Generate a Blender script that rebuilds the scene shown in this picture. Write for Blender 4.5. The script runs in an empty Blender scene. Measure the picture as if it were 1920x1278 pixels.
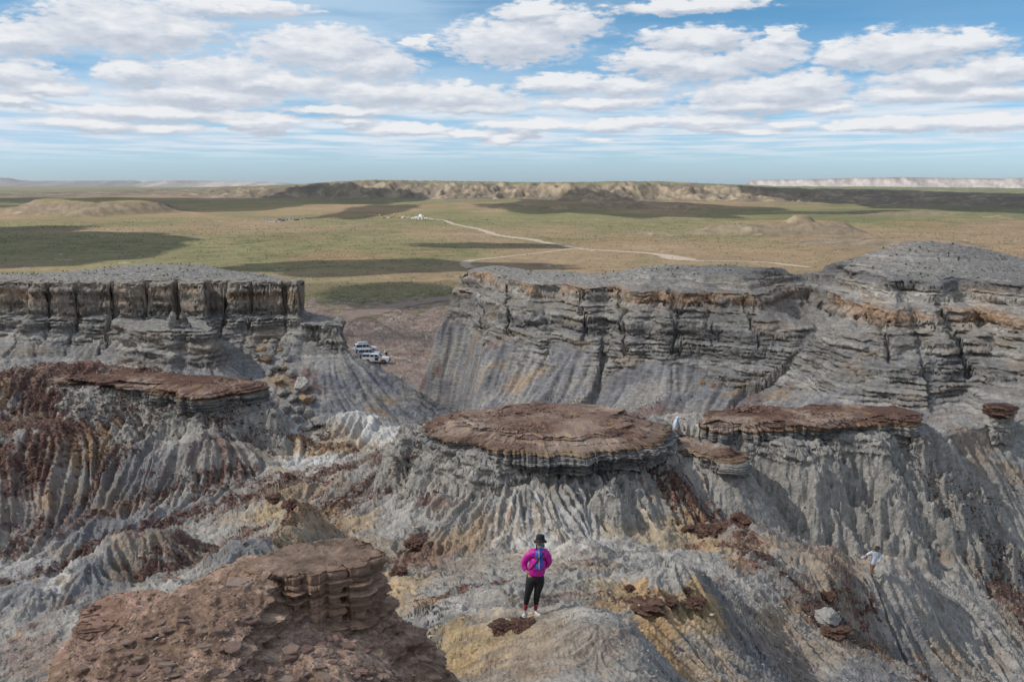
import bpy, bmesh, math, random
import numpy as np
from math import radians, sin, cos, tan, pi
from mathutils import Vector, Matrix

# ------------------------------------------------------------------ camera, light, exposure
S = bpy.context.scene
SKY_STRENGTH = 0.12
SUN_STRENGTH = 3.1
SUN_EL, SUN_AZ = 42.0, 262.0          # azimuth clockwise from +Y (the view direction)
EXPOSURE = 0.50
FPX = 1867.0                          # focal length in pixels of a 1920 px wide picture
PITCH = radians(9.04)

cam_data = bpy.data.cameras.new('camera')
cam = bpy.data.objects.new('camera', cam_data)
S.collection.objects.link(cam)
cam_data.sensor_width = 36.0
cam_data.lens = 36.0 * FPX / 1920.0
cam_data.clip_start = 0.5
cam_data.clip_end = 90000.0
cam.location = (0, 0, 0)
cam.rotation_euler = (radians(90) - PITCH, 0, 0)
S.camera = cam
S.render.resolution_x = 1024
S.render.resolution_y = 681
S.view_settings.view_transform = 'Standard'
S.view_settings.look = 'None'
S.view_settings.exposure = EXPOSURE
S.view_settings.gamma = 1.0
S.view_settings.use_curve_mapping = False
S.cycles.max_bounces = 6
S.cycles.diffuse_bounces = 3
S.cycles.transmission_bounces = 4
S.cycles.volume_bounces = 0
S.cycles.use_denoising = True

sun_data = bpy.data.lights.new('sun', 'SUN')
sun_data.energy = SUN_STRENGTH
sun_data.angle = radians(0.53)
sun_data.color = (1.0, 0.955, 0.89)
sun = bpy.data.objects.new('sun', sun_data)
S.collection.objects.link(sun)
SUN_DIR = Vector((sin(radians(SUN_AZ)) * cos(radians(SUN_EL)), cos(radians(SUN_AZ)) * cos(radians(SUN_EL)), sin(radians(SUN_EL))))
sun.rotation_euler = SUN_DIR.to_track_quat('Z', 'Y').to_euler()
sun.location = SUN_DIR * 500

# ------------------------------------------------------------------ world: clear sky with fair weather clouds
W = bpy.data.worlds.new('World')
S.world = W
W.use_nodes = True
NT_ = W.node_tree
NT_.nodes.clear()
def wn(t, **k):
    n = NT_.nodes.new(t)
    for a, b in k.items(): setattr(n, a, b)
    return n
def L_(a, b): NT_.links.new(a, b)
def nmath(tree, op, a, b=None, clamp=False):
    n = tree.nodes.new('ShaderNodeMath'); n.operation = op; n.use_clamp = clamp
    for i, v in enumerate((a, b)):
        if v is None: continue
        if isinstance(v, (int, float)): n.inputs[i].default_value = v
        else: tree.links.new(v, n.inputs[i])
    return n.outputs[0]
def nmix(tree, fac, a, b, mode='MIX'):
    n = tree.nodes.new('ShaderNodeMix'); n.data_type = 'RGBA'; n.blend_type = mode
    for i, v in ((0, fac), (6, a), (7, b)):
        if isinstance(v, (int, float)): n.inputs[i].default_value = v
        elif isinstance(v, tuple): n.inputs[i].default_value = (v + (1,))[:4]
        else: tree.links.new(v, n.inputs[i])
    return n.outputs[2]
def nramp(tree, fac, stops, interp='LINEAR'):
    n = tree.nodes.new('ShaderNodeValToRGB'); n.color_ramp.interpolation = interp
    cr = n.color_ramp
    while len(cr.elements) < len(stops): cr.elements.new(0.5)
    for e, (p, c) in zip(cr.elements, stops):
        e.position = p; e.color = (c + (1,))[:4] if isinstance(c, tuple) else (c, c, c, 1)
    tree.links.new(fac, n.inputs[0])
    return n.outputs[0]
def nmaprange(tree, v, a, b, c=0.0, d=1.0, smooth=False):
    n = tree.nodes.new('ShaderNodeMapRange'); n.interpolation_type = 'SMOOTHSTEP' if smooth else 'LINEAR'
    tree.links.new(v, n.inputs[0])
    for i, q in zip((1, 2, 3, 4), (a, b, c, d)): n.inputs[i].default_value = q
    return n.outputs[0]
sky = wn('ShaderNodeTexSky', sky_type='NISHITA')
sky.sun_disc = False
sky.sun_elevation = radians(SUN_EL)
sky.sun_rotation = radians(SUN_AZ)
sky.altitude = 200; sky.air_density = 1.0; sky.dust_density = 0.6; sky.ozone_density = 1.6

# clouds of the photograph: centre azimuth, elevation, half width, half height (degrees), each one a flat-bottomed heap
def pe(px, py):
    u = (px - 960) / FPX; v = (639 - py) / FPX
    y = cos(PITCH) + v * sin(PITCH); z = -sin(PITCH) + v * cos(PITCH)
    return math.degrees(math.atan2(u, y)), math.degrees(math.atan2(z, math.hypot(u, y)))
CLOUDS = [  # px, py, half width px, half height px
    (40, 62, 95, 34), (230, 38, 170, 50), (330, 50, 80, 26), (440, 8, 150, 20), (1290, 8, 150, 16), (20, 130, 90, 30), (80, 162, 70, 16), (20, 186, 60, 12),
    (600, 82, 150, 42), (690, 115, 110, 30), (240, 130, 60, 24), (410, 132, 130, 36), (500, 150, 160, 24), (380, 172, 160, 26), (300, 208, 210, 14),
    (960, 68, 140, 46), (1060, 40, 90, 34), (1000, 20, 80, 22), (790, 78, 34, 14), (720, 168, 150, 26), (850, 176, 140, 28), (880, 200, 120, 12),
    (1300, 66, 120, 24), (1240, 108, 110, 26), (1310, 118, 110, 32), (1430, 96, 90, 30), (1465, 66, 36, 22), (1060, 152, 100, 20), (1180, 155, 90, 20), (1120, 190, 130, 14),
    (1580, 96, 60, 26), (1690, 84, 130, 38), (1800, 74, 90, 24), (1780, 140, 130, 24), (1870, 124, 80, 28), (1700, 172, 90, 18), (1860, 172, 90, 16),
    (1440, 168, 160, 32), (1520, 150, 70, 30), (1410, 196, 140, 14), (1150, 232, 60, 14), (500, 232, 60, 18), (1330, 222, 100, 14), (1560, 198, 50, 12), (1000, 232, 120, 10),
    (1680, 228, 130, 12), (1850, 225, 110, 18), (760, 240, 110, 12), (640, 205, 120, 10), (160, 228, 110, 10),
]
rc = random.Random(8)
for k_ in range(20):
    y_ = rc.uniform(222, 262); CLOUDS.append((rc.uniform(-20, 1940), y_, rc.uniform(35, 95) * (1.15 - (y_ - 222) / 200), rc.uniform(6, 11) * (1.2 - (y_ - 222) / 110)))
grp = bpy.data.node_groups.new('cloud_field', 'ShaderNodeTree')
grp.interface.new_socket('Vector', in_out='INPUT', socket_type='NodeSocketVector')
grp.interface.new_socket('Value', in_out='OUTPUT', socket_type='NodeSocketFloat')
gi = grp.nodes.new('NodeGroupInput'); go = grp.nodes.new('NodeGroupOutput')
acc = None
for (px, py, hw, hh) in CLOUDS:
    a, e = pe(px, py + hh * 0.25)
    m = grp.nodes.new('ShaderNodeMapping'); m.vector_type = 'TEXTURE'
    m.inputs['Location'].default_value = (a, e, 0)
    k = math.degrees(1 / FPX) * 1.38
    m.inputs['Scale'].default_value = (hw * k, hh * k, 1)
    grp.links.new(gi.outputs[0], m.inputs[0])
    g = grp.nodes.new('ShaderNodeTexGradient'); g.gradient_type = 'SPHERICAL'
    grp.links.new(m.outputs[0], g.inputs[0])
    if acc is None: acc = g.outputs['Fac']
    else:
        n = grp.nodes.new('ShaderNodeMath'); n.operation = 'SMOOTH_MAX'; n.inputs[2].default_value = 0.16
        grp.links.new(acc, n.inputs[0]); grp.links.new(g.outputs['Fac'], n.inputs[1]); acc = n.outputs[0]
_a = 0.0
for _ in CLOUDS[1:]: _h = max(0.16 - _a, 0) / 0.16; _a = _a + _h ** 3 * 0.16 / 6
grp.links.new(nmath(grp, 'MULTIPLY', nmath(grp, 'MAXIMUM', nmath(grp, 'SUBTRACT', acc, _a), 0.0), 1.12), go.inputs[0])

tc = wn('ShaderNodeTexCoord')
sep = wn('ShaderNodeSeparateXYZ'); L_(tc.outputs['Generated'], sep.inputs[0])
az = nmath(NT_, 'MULTIPLY', nmath(NT_, 'ARCTAN2', sep.outputs[0], sep.outputs[1]), 57.29578)
hyp = nmath(NT_, 'SQRT', nmath(NT_, 'ADD', nmath(NT_, 'MULTIPLY', sep.outputs[0], sep.outputs[0]), nmath(NT_, 'MULTIPLY', sep.outputs[1], sep.outputs[1])))
el = nmath(NT_, 'MULTIPLY', nmath(NT_, 'ARCTAN2', sep.outputs[2], hyp), 57.29578)
elp = nmath(NT_, 'MAXIMUM', el, 0.0)
# finer noise nearer the horizon: the cloud deck seen in perspective
inv = nmath(NT_, 'DIVIDE', 1.0, nmath(NT_, 'ADD', elp, 1.2))
cmb = wn('ShaderNodeCombineXYZ'); L_(nmath(NT_, 'MULTIPLY', az, inv), cmb.inputs[0]); L_(nmath(NT_, 'MULTIPLY', inv, 57.0), cmb.inputs[1])
ae = wn('ShaderNodeCombineXYZ'); L_(az, ae.inputs[0]); L_(el, ae.inputs[1])
sc_ = wn('ShaderNodeMapping'); L_(ae.outputs[0], sc_.inputs[0]); sc_.inputs['Scale'].default_value = (0.55, 1.5, 1)
nz = wn('ShaderNodeTexNoise'); nz.inputs['Scale'].default_value = 1.0; nz.inputs['Detail'].default_value = 7; nz.inputs['Roughness'].default_value = 0.58
L_(sc_.outputs[0], nz.inputs['Vector'])
# distortion of the heaps' outlines
off = wn('ShaderNodeVectorMath', operation='MULTIPLY_ADD'); L_(nz.outputs['Color'], off.inputs[0])
off.inputs[1].default_value = (3.2, 1.3, 0); off.inputs[2].default_value = (-1.6, -0.65, 0)
offs = wn('ShaderNodeVectorMath', operation='SCALE'); L_(off.outputs[0], offs.inputs[0]); L_(nmaprange(NT_, el, 0.8, 6.5, 0.12, 1.0), offs.inputs['Scale'])
pos = wn('ShaderNodeVectorMath', operation='ADD'); L_(ae.outputs[0], pos.inputs[0]); L_(offs.outputs[0], pos.inputs[1])
g1 = wn('ShaderNodeGroup'); g1.node_tree = grp; L_(pos.outputs[0], g1.inputs[0])
up = wn('ShaderNodeVectorMath', operation='ADD'); L_(pos.outputs[0], up.inputs[0]); up.inputs[1].default_value = (-0.15, 0.36, 0)
g2 = wn('ShaderNodeGroup'); g2.node_tree = grp; L_(up.outputs[0], g2.inputs[0])
nz2 = wn('ShaderNodeTexNoise'); nz2.inputs['Scale'].default_value = 2.3; nz2.inputs['Detail'].default_value = 7; nz2.inputs['Roughness'].default_value = 0.54
L_(sc_.outputs[0], nz2.inputs['Vector'])
fine = nmath(NT_, 'MULTIPLY', nmath(NT_, 'SUBTRACT', nz2.outputs['Fac'], 0.5), 1.05)
d1 = nmath(NT_, 'ADD', g1.outputs[0], nmath(NT_, 'MULTIPLY', fine, nmaprange(NT_, g1.outputs[0], 0.0, 0.22, smooth=True)))
cov1 = nmaprange(NT_, d1, 0.04, 0.42, smooth=True)
# thin far-off layers in perspective + veil
nz3 = wn('ShaderNodeTexNoise'); nz3.inputs['Scale'].default_value = 0.62; nz3.inputs['Detail'].default_value = 6; nz3.inputs['Roughness'].default_value = 0.55
L_(cmb.outputs[0], nz3.inputs['Vector'])
lowmask = nmath(NT_, 'MULTIPLY', nmaprange(NT_, el, 6.2, 4.0, smooth=True), nmaprange(NT_, el, 0.7, 2.4, smooth=True))
cov3 = nmath(NT_, 'MULTIPLY', nmaprange(NT_, nz3.outputs['Fac'], 0.38, 0.56, smooth=True), lowmask)
veil_m = wn('ShaderNodeMapping'); L_(ae.outputs[0], veil_m.inputs[0]); veil_m.inputs['Scale'].default_value = (0.07, 0.55, 1); veil_m.inputs['Location'].default_value = (3.3, 1.7, 0)
nzv = wn('ShaderNodeTexNoise'); nzv.inputs['Scale'].default_value = 1.0; nzv.inputs['Detail'].default_value = 5; L_(veil_m.outputs[0], nzv.inputs['Vector'])
leftmask = nmaprange(NT_, az, 12.0, -12.0, 0.15, 1.0, smooth=True)
covv = nmath(NT_, 'MULTIPLY', nmath(NT_, 'MULTIPLY', nmaprange(NT_, nzv.outputs['Fac'], 0.28, 0.58, 0.0, 0.85, smooth=True), leftmask), nmaprange(NT_, el, 0.2, 2.5))
# sky tint: the clear blue of the photograph
hs = wn('ShaderNodeHueSaturation'); hs.inputs['Saturation'].default_value = 1.12; hs.inputs['Value'].default_value = 1.0
L_(sky.outputs[0], hs.inputs['Color'])
horiz = nmaprange(NT_, elp, 0.0, 30.0, 0.0, 1.0)
tint = nramp(NT_, horiz, [(0.0, (.52, .72, 1.14)), (0.08, (.47, .66, .98)), (0.16, (.34, .54, .76)), (0.33, (.30, .50, .61)), (1.0, (.7, .8, .9))])
skyc = nmix(NT_, 1.0, hs.outputs[0], tint, 'MULTIPLY')
# cloud light: bright where the field falls off upwards, grey at the base
lit = nmath(NT_, 'SUBTRACT', nmath(NT_, 'ADD', g1.outputs[0], nmath(NT_, 'MULTIPLY', fine, 0.5)), g2.outputs[0])
litf = nmaprange(NT_, nmath(NT_, 'ADD', lit, nmath(NT_, 'MULTIPLY', nmath(NT_, 'SUBTRACT', nz.outputs['Fac'], 0.5), 0.9)), -0.30, 0.34)
ccol = nramp(NT_, litf, [(0.0, (3.1, 3.4, 3.9)), (0.5, (4.0, 4.2, 4.6)), (1.0, (5.1, 5.15, 5.25))])
lowcol = nramp(NT_, nmaprange(NT_, nz3.outputs['Fac'], 0.45, 0.7), [(0.0, (3.7, 4.3, 4.95)), (1.0, (5.0, 5.2, 5.45))])
c0 = nmix(NT_, covv, skyc, (2.9, 3.9, 4.9))
c1 = nmix(NT_, nmath(NT_, 'MULTIPLY', cov3, 0.85), c0, lowcol)
c2 = nmix(NT_, nmath(NT_, 'MULTIPLY', cov1, 0.95), c1, ccol)
# the same broken cloud deck goes on overhead and behind
dk = wn('ShaderNodeVectorMath', operation='DIVIDE'); L_(tc.outputs['Generated'], dk.inputs[0])
zz_ = nmath(NT_, 'MAXIMUM', sep.outputs[2], 0.12); cz_ = wn('ShaderNodeCombineXYZ')
for q_ in range(3): L_(zz_, cz_.inputs[q_])
L_(cz_.outputs[0], dk.inputs[1])
nzd = wn('ShaderNodeTexNoise'); nzd.inputs['Scale'].default_value = 1.3; nzd.inputs['Detail'].default_value = 4; L_(dk.outputs[0], nzd.inputs['Vector'])
behind = nmaprange(NT_, sep.outputs[1], 0.35, 0.0, smooth=True)
high = nmath(NT_, 'MAXIMUM', nmath(NT_, 'MULTIPLY', nmaprange(NT_, el, 11.0, 20.0, smooth=True), 1.0), nmath(NT_, 'MULTIPLY', behind, nmaprange(NT_, el, 0.0, 6.0)))
covd = nmath(NT_, 'MULTIPLY', nmaprange(NT_, nzd.outputs['Fac'], 0.40, 0.56, smooth=True), high)
c2 = nmix(NT_, covd, c2, (4.4, 4.35, 4.2))
bg = wn('ShaderNodeBackground'); L_(c2, bg.inputs[0]); bg.inputs[1].default_value = SKY_STRENGTH
wo = wn('ShaderNodeOutputWorld'); L_(bg.outputs[0], wo.inputs[0])
W.cycles.sampling_method = 'MANUAL'
W.cycles.sample_map_resolution = 512
# ------------------------------------------------------------------ numeric helpers
rng = np.random.default_rng(11)
def make_fbm(n=1024, beta=2.0, lo=1, hi=None, seed=0):
    r = np.random.default_rng(seed)
    w = np.fft.rfft2(r.standard_normal((n, n)))
    fy = np.fft.fftfreq(n)[:, None] * n; fx = np.fft.rfftfreq(n)[None, :] * n
    k = np.hypot(fx, fy); k[0, 0] = 1
    a = k ** (-beta) * (k >= lo)
    if hi: a = a * np.exp(-(k / hi) ** 2)
    a[0, 0] = 0
    t = np.fft.irfft2(w * a, s=(n, n)).astype(np.float32)
    return t / t.std()
T_fbm = make_fbm(1024, 2.0, 4, seed=1)         # longest wave = 256 texels
T_fbm2 = make_fbm(1024, 2.0, 4, seed=2)
T_rough = make_fbm(1024, 1.6, 8, seed=3)
T_mid = make_fbm(1024, 1.2, 24, 110, seed=4)   # band-limited lumps
T_white = make_fbm(1024, -1.0, 40, 260, seed=5)
def samp(T, u, v):
    """bilinear periodic lookup, u, v in texels"""
    n = T.shape[0]
    u = np.asarray(u, np.float32); v = np.asarray(v, np.float32)
    i = np.floor(u); j = np.floor(v); fu = u - i; fv = v - j
    i = i.astype(np.int64) & (n - 1); j = j.astype(np.int64) & (n - 1)
    i1 = (i + 1) & (n - 1); j1 = (j + 1) & (n - 1)
    return (T[j, i] * (1 - fu) + T[j, i1] * fu) * (1 - fv) + (T[j1, i] * (1 - fu) + T[j1, i1] * fu) * fv
def noise(T, x, y, wl, ox=0.0, oy=0.0, base=256.0):
    """wl = world length of the longest wave of T (base texels)"""
    k = base / wl
    return samp(T, x * k + ox * 131.7 + 11.3, y * k + oy * 97.1 + 5.7)
def ss(x, a, b):
    t = np.clip((x - a) / (b - a), 0, 1); return t * t * (3 - 2 * t)
def lerp(a, b, t): return a + (b - a) * t

def raydir(px, py):
    u = (px - 960) / FPX; v = (639 - py) / FPX
    return u, cos(PITCH) + v * sin(PITCH), -sin(PITCH) + v * cos(PITCH)
def P(px, py, d=None, z=None):
    dx, dy, dz = raydir(px, py)
    s = d / dy if d is not None else z / dz
    return (dx * s, dy * s, dz * s)

# ------------------------------------------------------------------ log-polar computation grid (conformal, so slopes keep their direction)
TH0, TH1 = radians(-37), radians(37)
DTH = 0.0016
RMIN, RMAX = 6.0, 345.0
NTH = int((TH1 - TH0) / DTH) + 1
NR = int(math.log(RMAX / RMIN) / DTH) + 1
th = (TH0 + DTH * np.arange(NTH)).astype(np.float32)
lr = (math.log(RMIN) + DTH * np.arange(NR)).astype(np.float32)
TH, LR = np.meshgrid(th, lr)
R = np.exp(LR)
GX = R * np.sin(TH); GY = R * np.cos(TH)

# ground points read off the photograph: px, py, distance ahead
CP = [
 (0,780,58),(0,900,52.5),(0,1000,48),(0,1060,48),(0,1130,42),(0,1278,29),(-250,900,50),(-250,1278,30),(-250,720,62),
 (200,745,61),(200,800,58),(200,900,53.5),(200,1000,49),(200,1050,47.5),(200,1090,38),(150,1150,33),
 (400,760,61.5),(400,800,58.8),(400,870,55),(400,940,51),(400,1000,46.5),(400,1060,38),
 (550,800,60.5),(550,850,56.5),(550,900,50.5),(550,980,44),(550,1010,40),
 (700,870,50.5),(620,950,47),(700,1000,42.5),(600,1000,44),(660,788,61),(600,795,61),(660,830,57),(740,800,60),
 (750,850,50),(750,950,44.5),(750,1050,39.5),(720,1100,33.5),(800,1150,25),(850,1200,20.5),(850,1278,17.5),
 (960,870,44.9),(960,900,43.7),(960,950,42.3),(960,1000,41.0),(960,1035,39.2),(960,1060,35.5),(960,1100,28.5),(960,1150,20.3),(960,1278,16),(1005,1155,19.3),
 (1150,865,45.5),(1150,950,43.2),(1150,1020,40.2),(1150,1080,30.5),(1150,1150,20),(1150,1190,17.8),(1130,1278,15.5),(1225,1278,20),
 (1310,870,47),(1310,950,45),(1310,1000,42.6),(1310,1060,36),(1310,1100,29.5),(1310,1180,27.5),(1310,1278,25.5),
 (1220,855,47),(1300,910,44.8),(1400,980,42),(1480,1070,39),(1560,1150,36.3),(1680,1230,34.6),(1750,1278,33.7),
 (1450,1000,46.8),(1500,930,48.7),(1500,840,50.2),(1400,850,49.6),(1600,840,50.8),(1600,930,49),(1600,1000,47.3),(1600,1060,43.5),(1638,1090,41),(1560,1105,39.4),(1640,1150,39.8),(1640,1250,38.4),
 (1480,1180,34),(1480,1278,31),(1400,1150,31.8),(1400,1040,37.5),
 (1700,1000,47.5),(1760,900,51),(1720,840,53),(1800,830,57),(1900,805,61),(1900,900,55),(1850,1000,50.5),(1900,1100,46.5),(1800,1100,44.5),(1800,1200,41),(1900,1200,42.5),(1900,1278,40),
 (2150,850,60),(2150,1000,52),(2150,1278,42),
]
pts = [P(a, b, d) for a, b, d in CP]
# far side of the caps, the gully behind them, valley floor (x, y, z)
pts += [(5,64,-16.5),(25,66,-17.5),(45,72,-18.0),(62,70,-17),(15,75,-20.5),(35,85,-20),(60,85,-19.5),(-2,70,-20),
        (-9,80,-24.5),(-12,98,-29),(-8,115,-32),(-14,130,-33.6),(5,95,-24.5),(20,100,-23.5),(5,110,-28),
        (-22,75,-20),(-35,72,-15.5),(-55,70,-13.6),(-45,90,-20.5),(-28,95,-25),(-65,95,-20),(-85,100,-20),
        (-22,66.5,-16.5),(-12,67,-18.0),
        (-20,150,-34),(-10,165,-34),(5,150,-34),(-30,190,-34),(0,190,-34),(30,190,-34),(90,150,-34),(-100,190,-34),(110,190,-34),(0,260,-34),(-120,300,-34),(120,300,-34),(0,345,-34)]
# hidden hollow under the viewpoint outcrop
pts += [(-3,14,-10.5),(-6,18,-12.5),(-9,12,-11),(0,13,-8.6),(2.4,10,-7.2),(0.5,8,-6.2),(-2,9,-8),(-4,7,-7.5),(5,9,-8.5),(9,12,-10.5),(8,18,-12.8),(14,20,-15.5),(-12,22,-14.2),(-6,26,-14.2)]
pts += [P(100, 684, 67), P(200, 686, 67), P(20, 684, 66), P(330, 694, 65)]
pts = np.array(pts)
pth = np.arctan2(pts[:, 0], pts[:, 1]); plr = np.log(np.hypot(pts[:, 0], pts[:, 1]))
c2 = 0.03 ** 2
D = np.sqrt((pth[:, None] - pth[None]) ** 2 + (plr[:, None] - plr[None]) ** 2 + c2)
n = len(pts)
A = np.zeros((n + 3, n + 3)); A[:n, :n] = D - np.eye(n) * 0.004
A[:n, n] = 1; A[:n, n + 1] = pth; A[:n, n + 2] = plr; A[n:, :n] = A[:n, n:].T
wts = np.linalg.solve(A, np.concatenate([pts[:, 2], [0, 0, 0]]))
sub = 6
cth = TH0 + DTH * sub * np.arange(NTH // sub + 2); clr = math.log(RMIN) + DTH * sub * np.arange(NR // sub + 2)
CT, CL = np.meshgrid(cth, clr)
CZ = wts[n] + wts[n + 1] * CT + wts[n + 2] * CL
for k in range(n):
    CZ += wts[k] * np.sqrt((CT - pth[k]) ** 2 + (CL - plr[k]) ** 2 + c2)
def up(C, rows, cols, s):
    i = np.minimum((rows / s), C.shape[0] - 1.001); j = np.minimum((cols / s), C.shape[1] - 1.001)
    i0 = np.floor(i).astype(int); j0 = np.floor(j).astype(int); fi = i - i0; fj = j - j0
    return (C[i0, j0] * (1 - fi) * (1 - fj) + C[i0, j0 + 1] * (1 - fi) * fj + C[i0 + 1, j0] * fi * (1 - fj) + C[i0 + 1, j0 + 1] * fi * fj)
II, JJ = np.meshgrid(np.arange(NR), np.arange(NTH), indexing='ij')
B = up(CZ, II, JJ, sub).astype(np.float32)
del II, JJ
B = lerp(B, -34.0, ss(GY, 135, 170)).astype(np.float32)

def poly_dist(poly, X, Y, closed=True):
    """signed distance (negative inside) and position along the outline"""
    poly = np.array(poly, float); m = len(poly)
    best = np.full(X.shape, 1e9, np.float32); along = np.zeros(X.shape, np.float32); inside = np.zeros(X.shape, bool)
    acc_ = 0.0
    for k in range(m if closed else m - 1):
        ax, ay = poly[k]; bx, by = poly[(k + 1) % m]
        ex, ey = bx - ax, by - ay; L = math.hypot(ex, ey)
        t = np.clip(((X - ax) * ex + (Y - ay) * ey) / (L * L), 0, 1)
        d = (X - ax - t * ex) ** 2 + (Y - ay - t * ey) ** 2
        c = d < best
        best[c] = d[c]; along[c] = (acc_ + t[c] * L)
        if closed and ey != 0:
            cr = ((ay > Y) != (by > Y)) & (X < ex * (Y - ay) / ey + ax)
            inside ^= cr
        acc_ += L
    best = np.sqrt(best)
    if closed: best = np.where(inside, -best, best)
    return best, along

def interp_profile(s, nodes):
    nodes = nodes + [(nodes[-1][0] + 100, nodes[-1][1] - 110)]
    return np.interp(s, [a for a, _ in nodes], [b for _, b in nodes]).astype(np.float32)

wx = noise(T_fbm, GX, GY, 26) * 1.0; wy = noise(T_fbm2, GX, GY, 26) * 1.0

# ---- left cliff
def XY(px, d, z=-12.5):
    u = (px - 960) / FPX; return (u * d * 1.005, d)
LC = [XY(556, 127), XY(535, 128.5), XY(500, 129), XY(440, 128), XY(400, 130.5), XY(385, 130.5), XY(375, 127.5), XY(330, 128), XY(250, 127), XY(150, 128), XY(60, 127), XY(40, 130), XY(0, 131), XY(-200, 128), (-130, 130), (-130, 142), (-80, 140), (-62, 142), (-52, 147), (-42, 146), (-33, 138), (-28, 132)]
sL, aL = poly_dist(LC, GX + wx * 0.5, GY + wy * 0.6)
ang = (GX / GY)                                    # used only to place cracks on the face
pxs = 960 + FPX * GX / GY
crk = np.zeros_like(sL)
for c, wdt, dep in ((46,2.2,1.5),(94,2,2.2),(142,2.4,2.4),(208,3,3.0),(272,2.6,2.4),(326,5,3.6),(418,3.5,3.2),(465,2.2,1.8),(528,2.6,2.6),(-40,3,2),(-110,3,2)):
    X0 = (c - 960) / FPX * 128.0
    q = np.abs(GX - X0 + 0.25 * noise(T_rough, GX, GY, 9)) / (wdt * 0.068)
    crk += .75 * dep * np.exp(-(q * 1.35) ** 1.6) + 0.30 * np.exp(-q / 6)
front = ss(GY, 136, 131)
sL = np.where(sL > 0, sL * (1 + 2.2 * ss(GX, -34, -27) * ss(GY, 124.5, 129)), sL)
sL2 = sL + crk * front * ss(sL, -3.5, -0.5) * (sL < 6)
HL = interp_profile(sL2, [(-60, -12.3), (-6, -12.2), (-0.4, -12.7), (0.0, -13.0), (0.25, -14.8), (0.55, -16.8), (1.3, -17.5), (2.0, -18.8), (3.2, -19.9), (9, -22.6), (30, -33), (45, -40)])
HL += np.exp(-(np.abs(GX + 49.5) / 9.5) ** 3 - ((GY - 142) / 9) ** 2) * .85 * (sL < 0) * ss(sL, 0, -4)
# lower steps
LS = [XY(560, 125.5), XY(600, 124.5), XY(634, 124), XY(637, 130), XY(560, 138), XY(520, 132)]
sS, _ = poly_dist(LS, GX + wx * 0.25, GY + wy * 0.25)
sS = np.where(sS > 0, sS * (1 + 2.2 * ss(GY, 123.5, 127)), sS)
HS = interp_profile(sS, [(-20, -17.5), (-0.2, -17.7), (0, -17.9), (0.35, -20.3), (0.9, -20.9), (5, -24.3), (12, -30.2), (22, -36), (30, -40)])
HS = HS + np.exp(-(((GX + 21.6) / 0.9) ** 2 + ((GY - 125.5) / 0.9) ** 2)) * 1.3 * (sS < 0)
LB = [XY(235, 121), XY(320, 117.5), XY(386, 117), XY(395, 121), XY(390, 128), XY(230, 128)]
sB, _ = poly_dist(LB, GX + wx * 0.35, GY + wy * 0.35)
sB = sB + 0.8 * np.exp(-((GX + 39.3) / 0.5) ** 2)
HB = interp_profile(sB, [(-20, -17.0), (-0.4, -17.6), (0, -17.9), (0.5, -19.2), (0.8, -20.0), (1.6, -21.8), (12, -28), (20, -36)])
HB = HB + np.exp(-(((GX + 39.9) / 0.8) ** 2 + ((GY - 119.4) / 0.8) ** 2)) * 2.2 * (sB < 0)
HLall = np.maximum(np.maximum(HL, HS), HB)

# ---- right cliff
RC = [XY(868,141), XY(900,137), XY(940,131), XY(980,124), XY(1010,121), XY(1050,121.5), XY(1100,118), XY(1150,119), XY(1200,115), XY(1250,116), XY(1300,111), XY(1350,110), XY(1440,106), XY(1465,108), XY(1474,113), XY(1500,116), XY(1532,115), XY(1556,106), XY(1585,97), XY(1650,93.5), XY(1700,95), XY(1750,93), XY(1850,91.5), XY(1870,94), XY(1900,91), XY(1960,88), (70, 82), (100, 70), (80, 112), XY(1900, 121), XY(1750, 124), XY(1600, 124), XY(1450,121.5), XY(1350,124), XY(1250,127), XY(1150,131), XY(1080,137), XY(1000,143), XY(920,149), XY(875,147)]
sR, aR = poly_dist(RC, GX + wx * 0.9, GY + wy * 0.9)
wR = ss(GX, 0, 42)
sR = np.where(sR > 0, sR * (1 + 3.0 * ss(-GX, 3, 9) * ss(GY, 158, 148) + .5 * ss(GY, 150, 160)), sR)
crkR = np.zeros_like(sR)
for c, dd, wdt, dep in ((905,136,2,1.2),(955,127,2.5,1.6),(1088,119,2.5,1.5),(1160,118,3,1.6),(1255,115,3,1.8),(1330,110,2,1.0),(1400,108,2,1.0),(1650,94,2.5,1.6),(1798,92,2.5,2.0),(1720,94,1.6,.6)):
    X0 = (c - 960) / FPX * dd
    q = np.abs(GX - X0 + 0.25 * noise(T_rough, GX, GY, 9)) / (wdt * 0.06)
    crkR += dep * np.exp(-q ** 1.5) + 0.25 * np.exp(-q / 6)
# spurs and recesses of the face, deeper towards its foot
spur = noise(T_mid, aR, aR * 0 + 3.0, 60, base=110.0)
sR2 = sR + crkR * ss(sR, -2.5, -0.3) * (sR < 4) + spur * 1.6 * ss(sR, 1.0, 7.0) * ss(sR, 40, 15)
HRa = interp_profile(sR2, [(-60, -11.9), (-4, -12.0), (-0.3, -12.4), (0, -12.7), (0.5, -14.3), (2.6, -15.4), (3.1, -17.0), (4.3, -18.4), (5.5, -19.8), (9, -23.5), (20, -31.5), (27, -34.5), (45, -38)])
HRb = interp_profile(sR2, [(-60, -8.4), (-14, -8.8), (-4.6, -9.3), (-3.6, -9.7), (-3.3, -10.5), (-2.4, -10.8), (-2.1, -11.5), (-0.4, -11.9), (0, -12.3), (0.5, -13.5), (2.0, -14.6), (2.6, -15.6), (4.2, -16.6), (4.8, -17.5), (7, -18.6), (9, -19.3), (14, -20.4), (40, -24)])
HR = lerp(HRa, HRb, wR)
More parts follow.
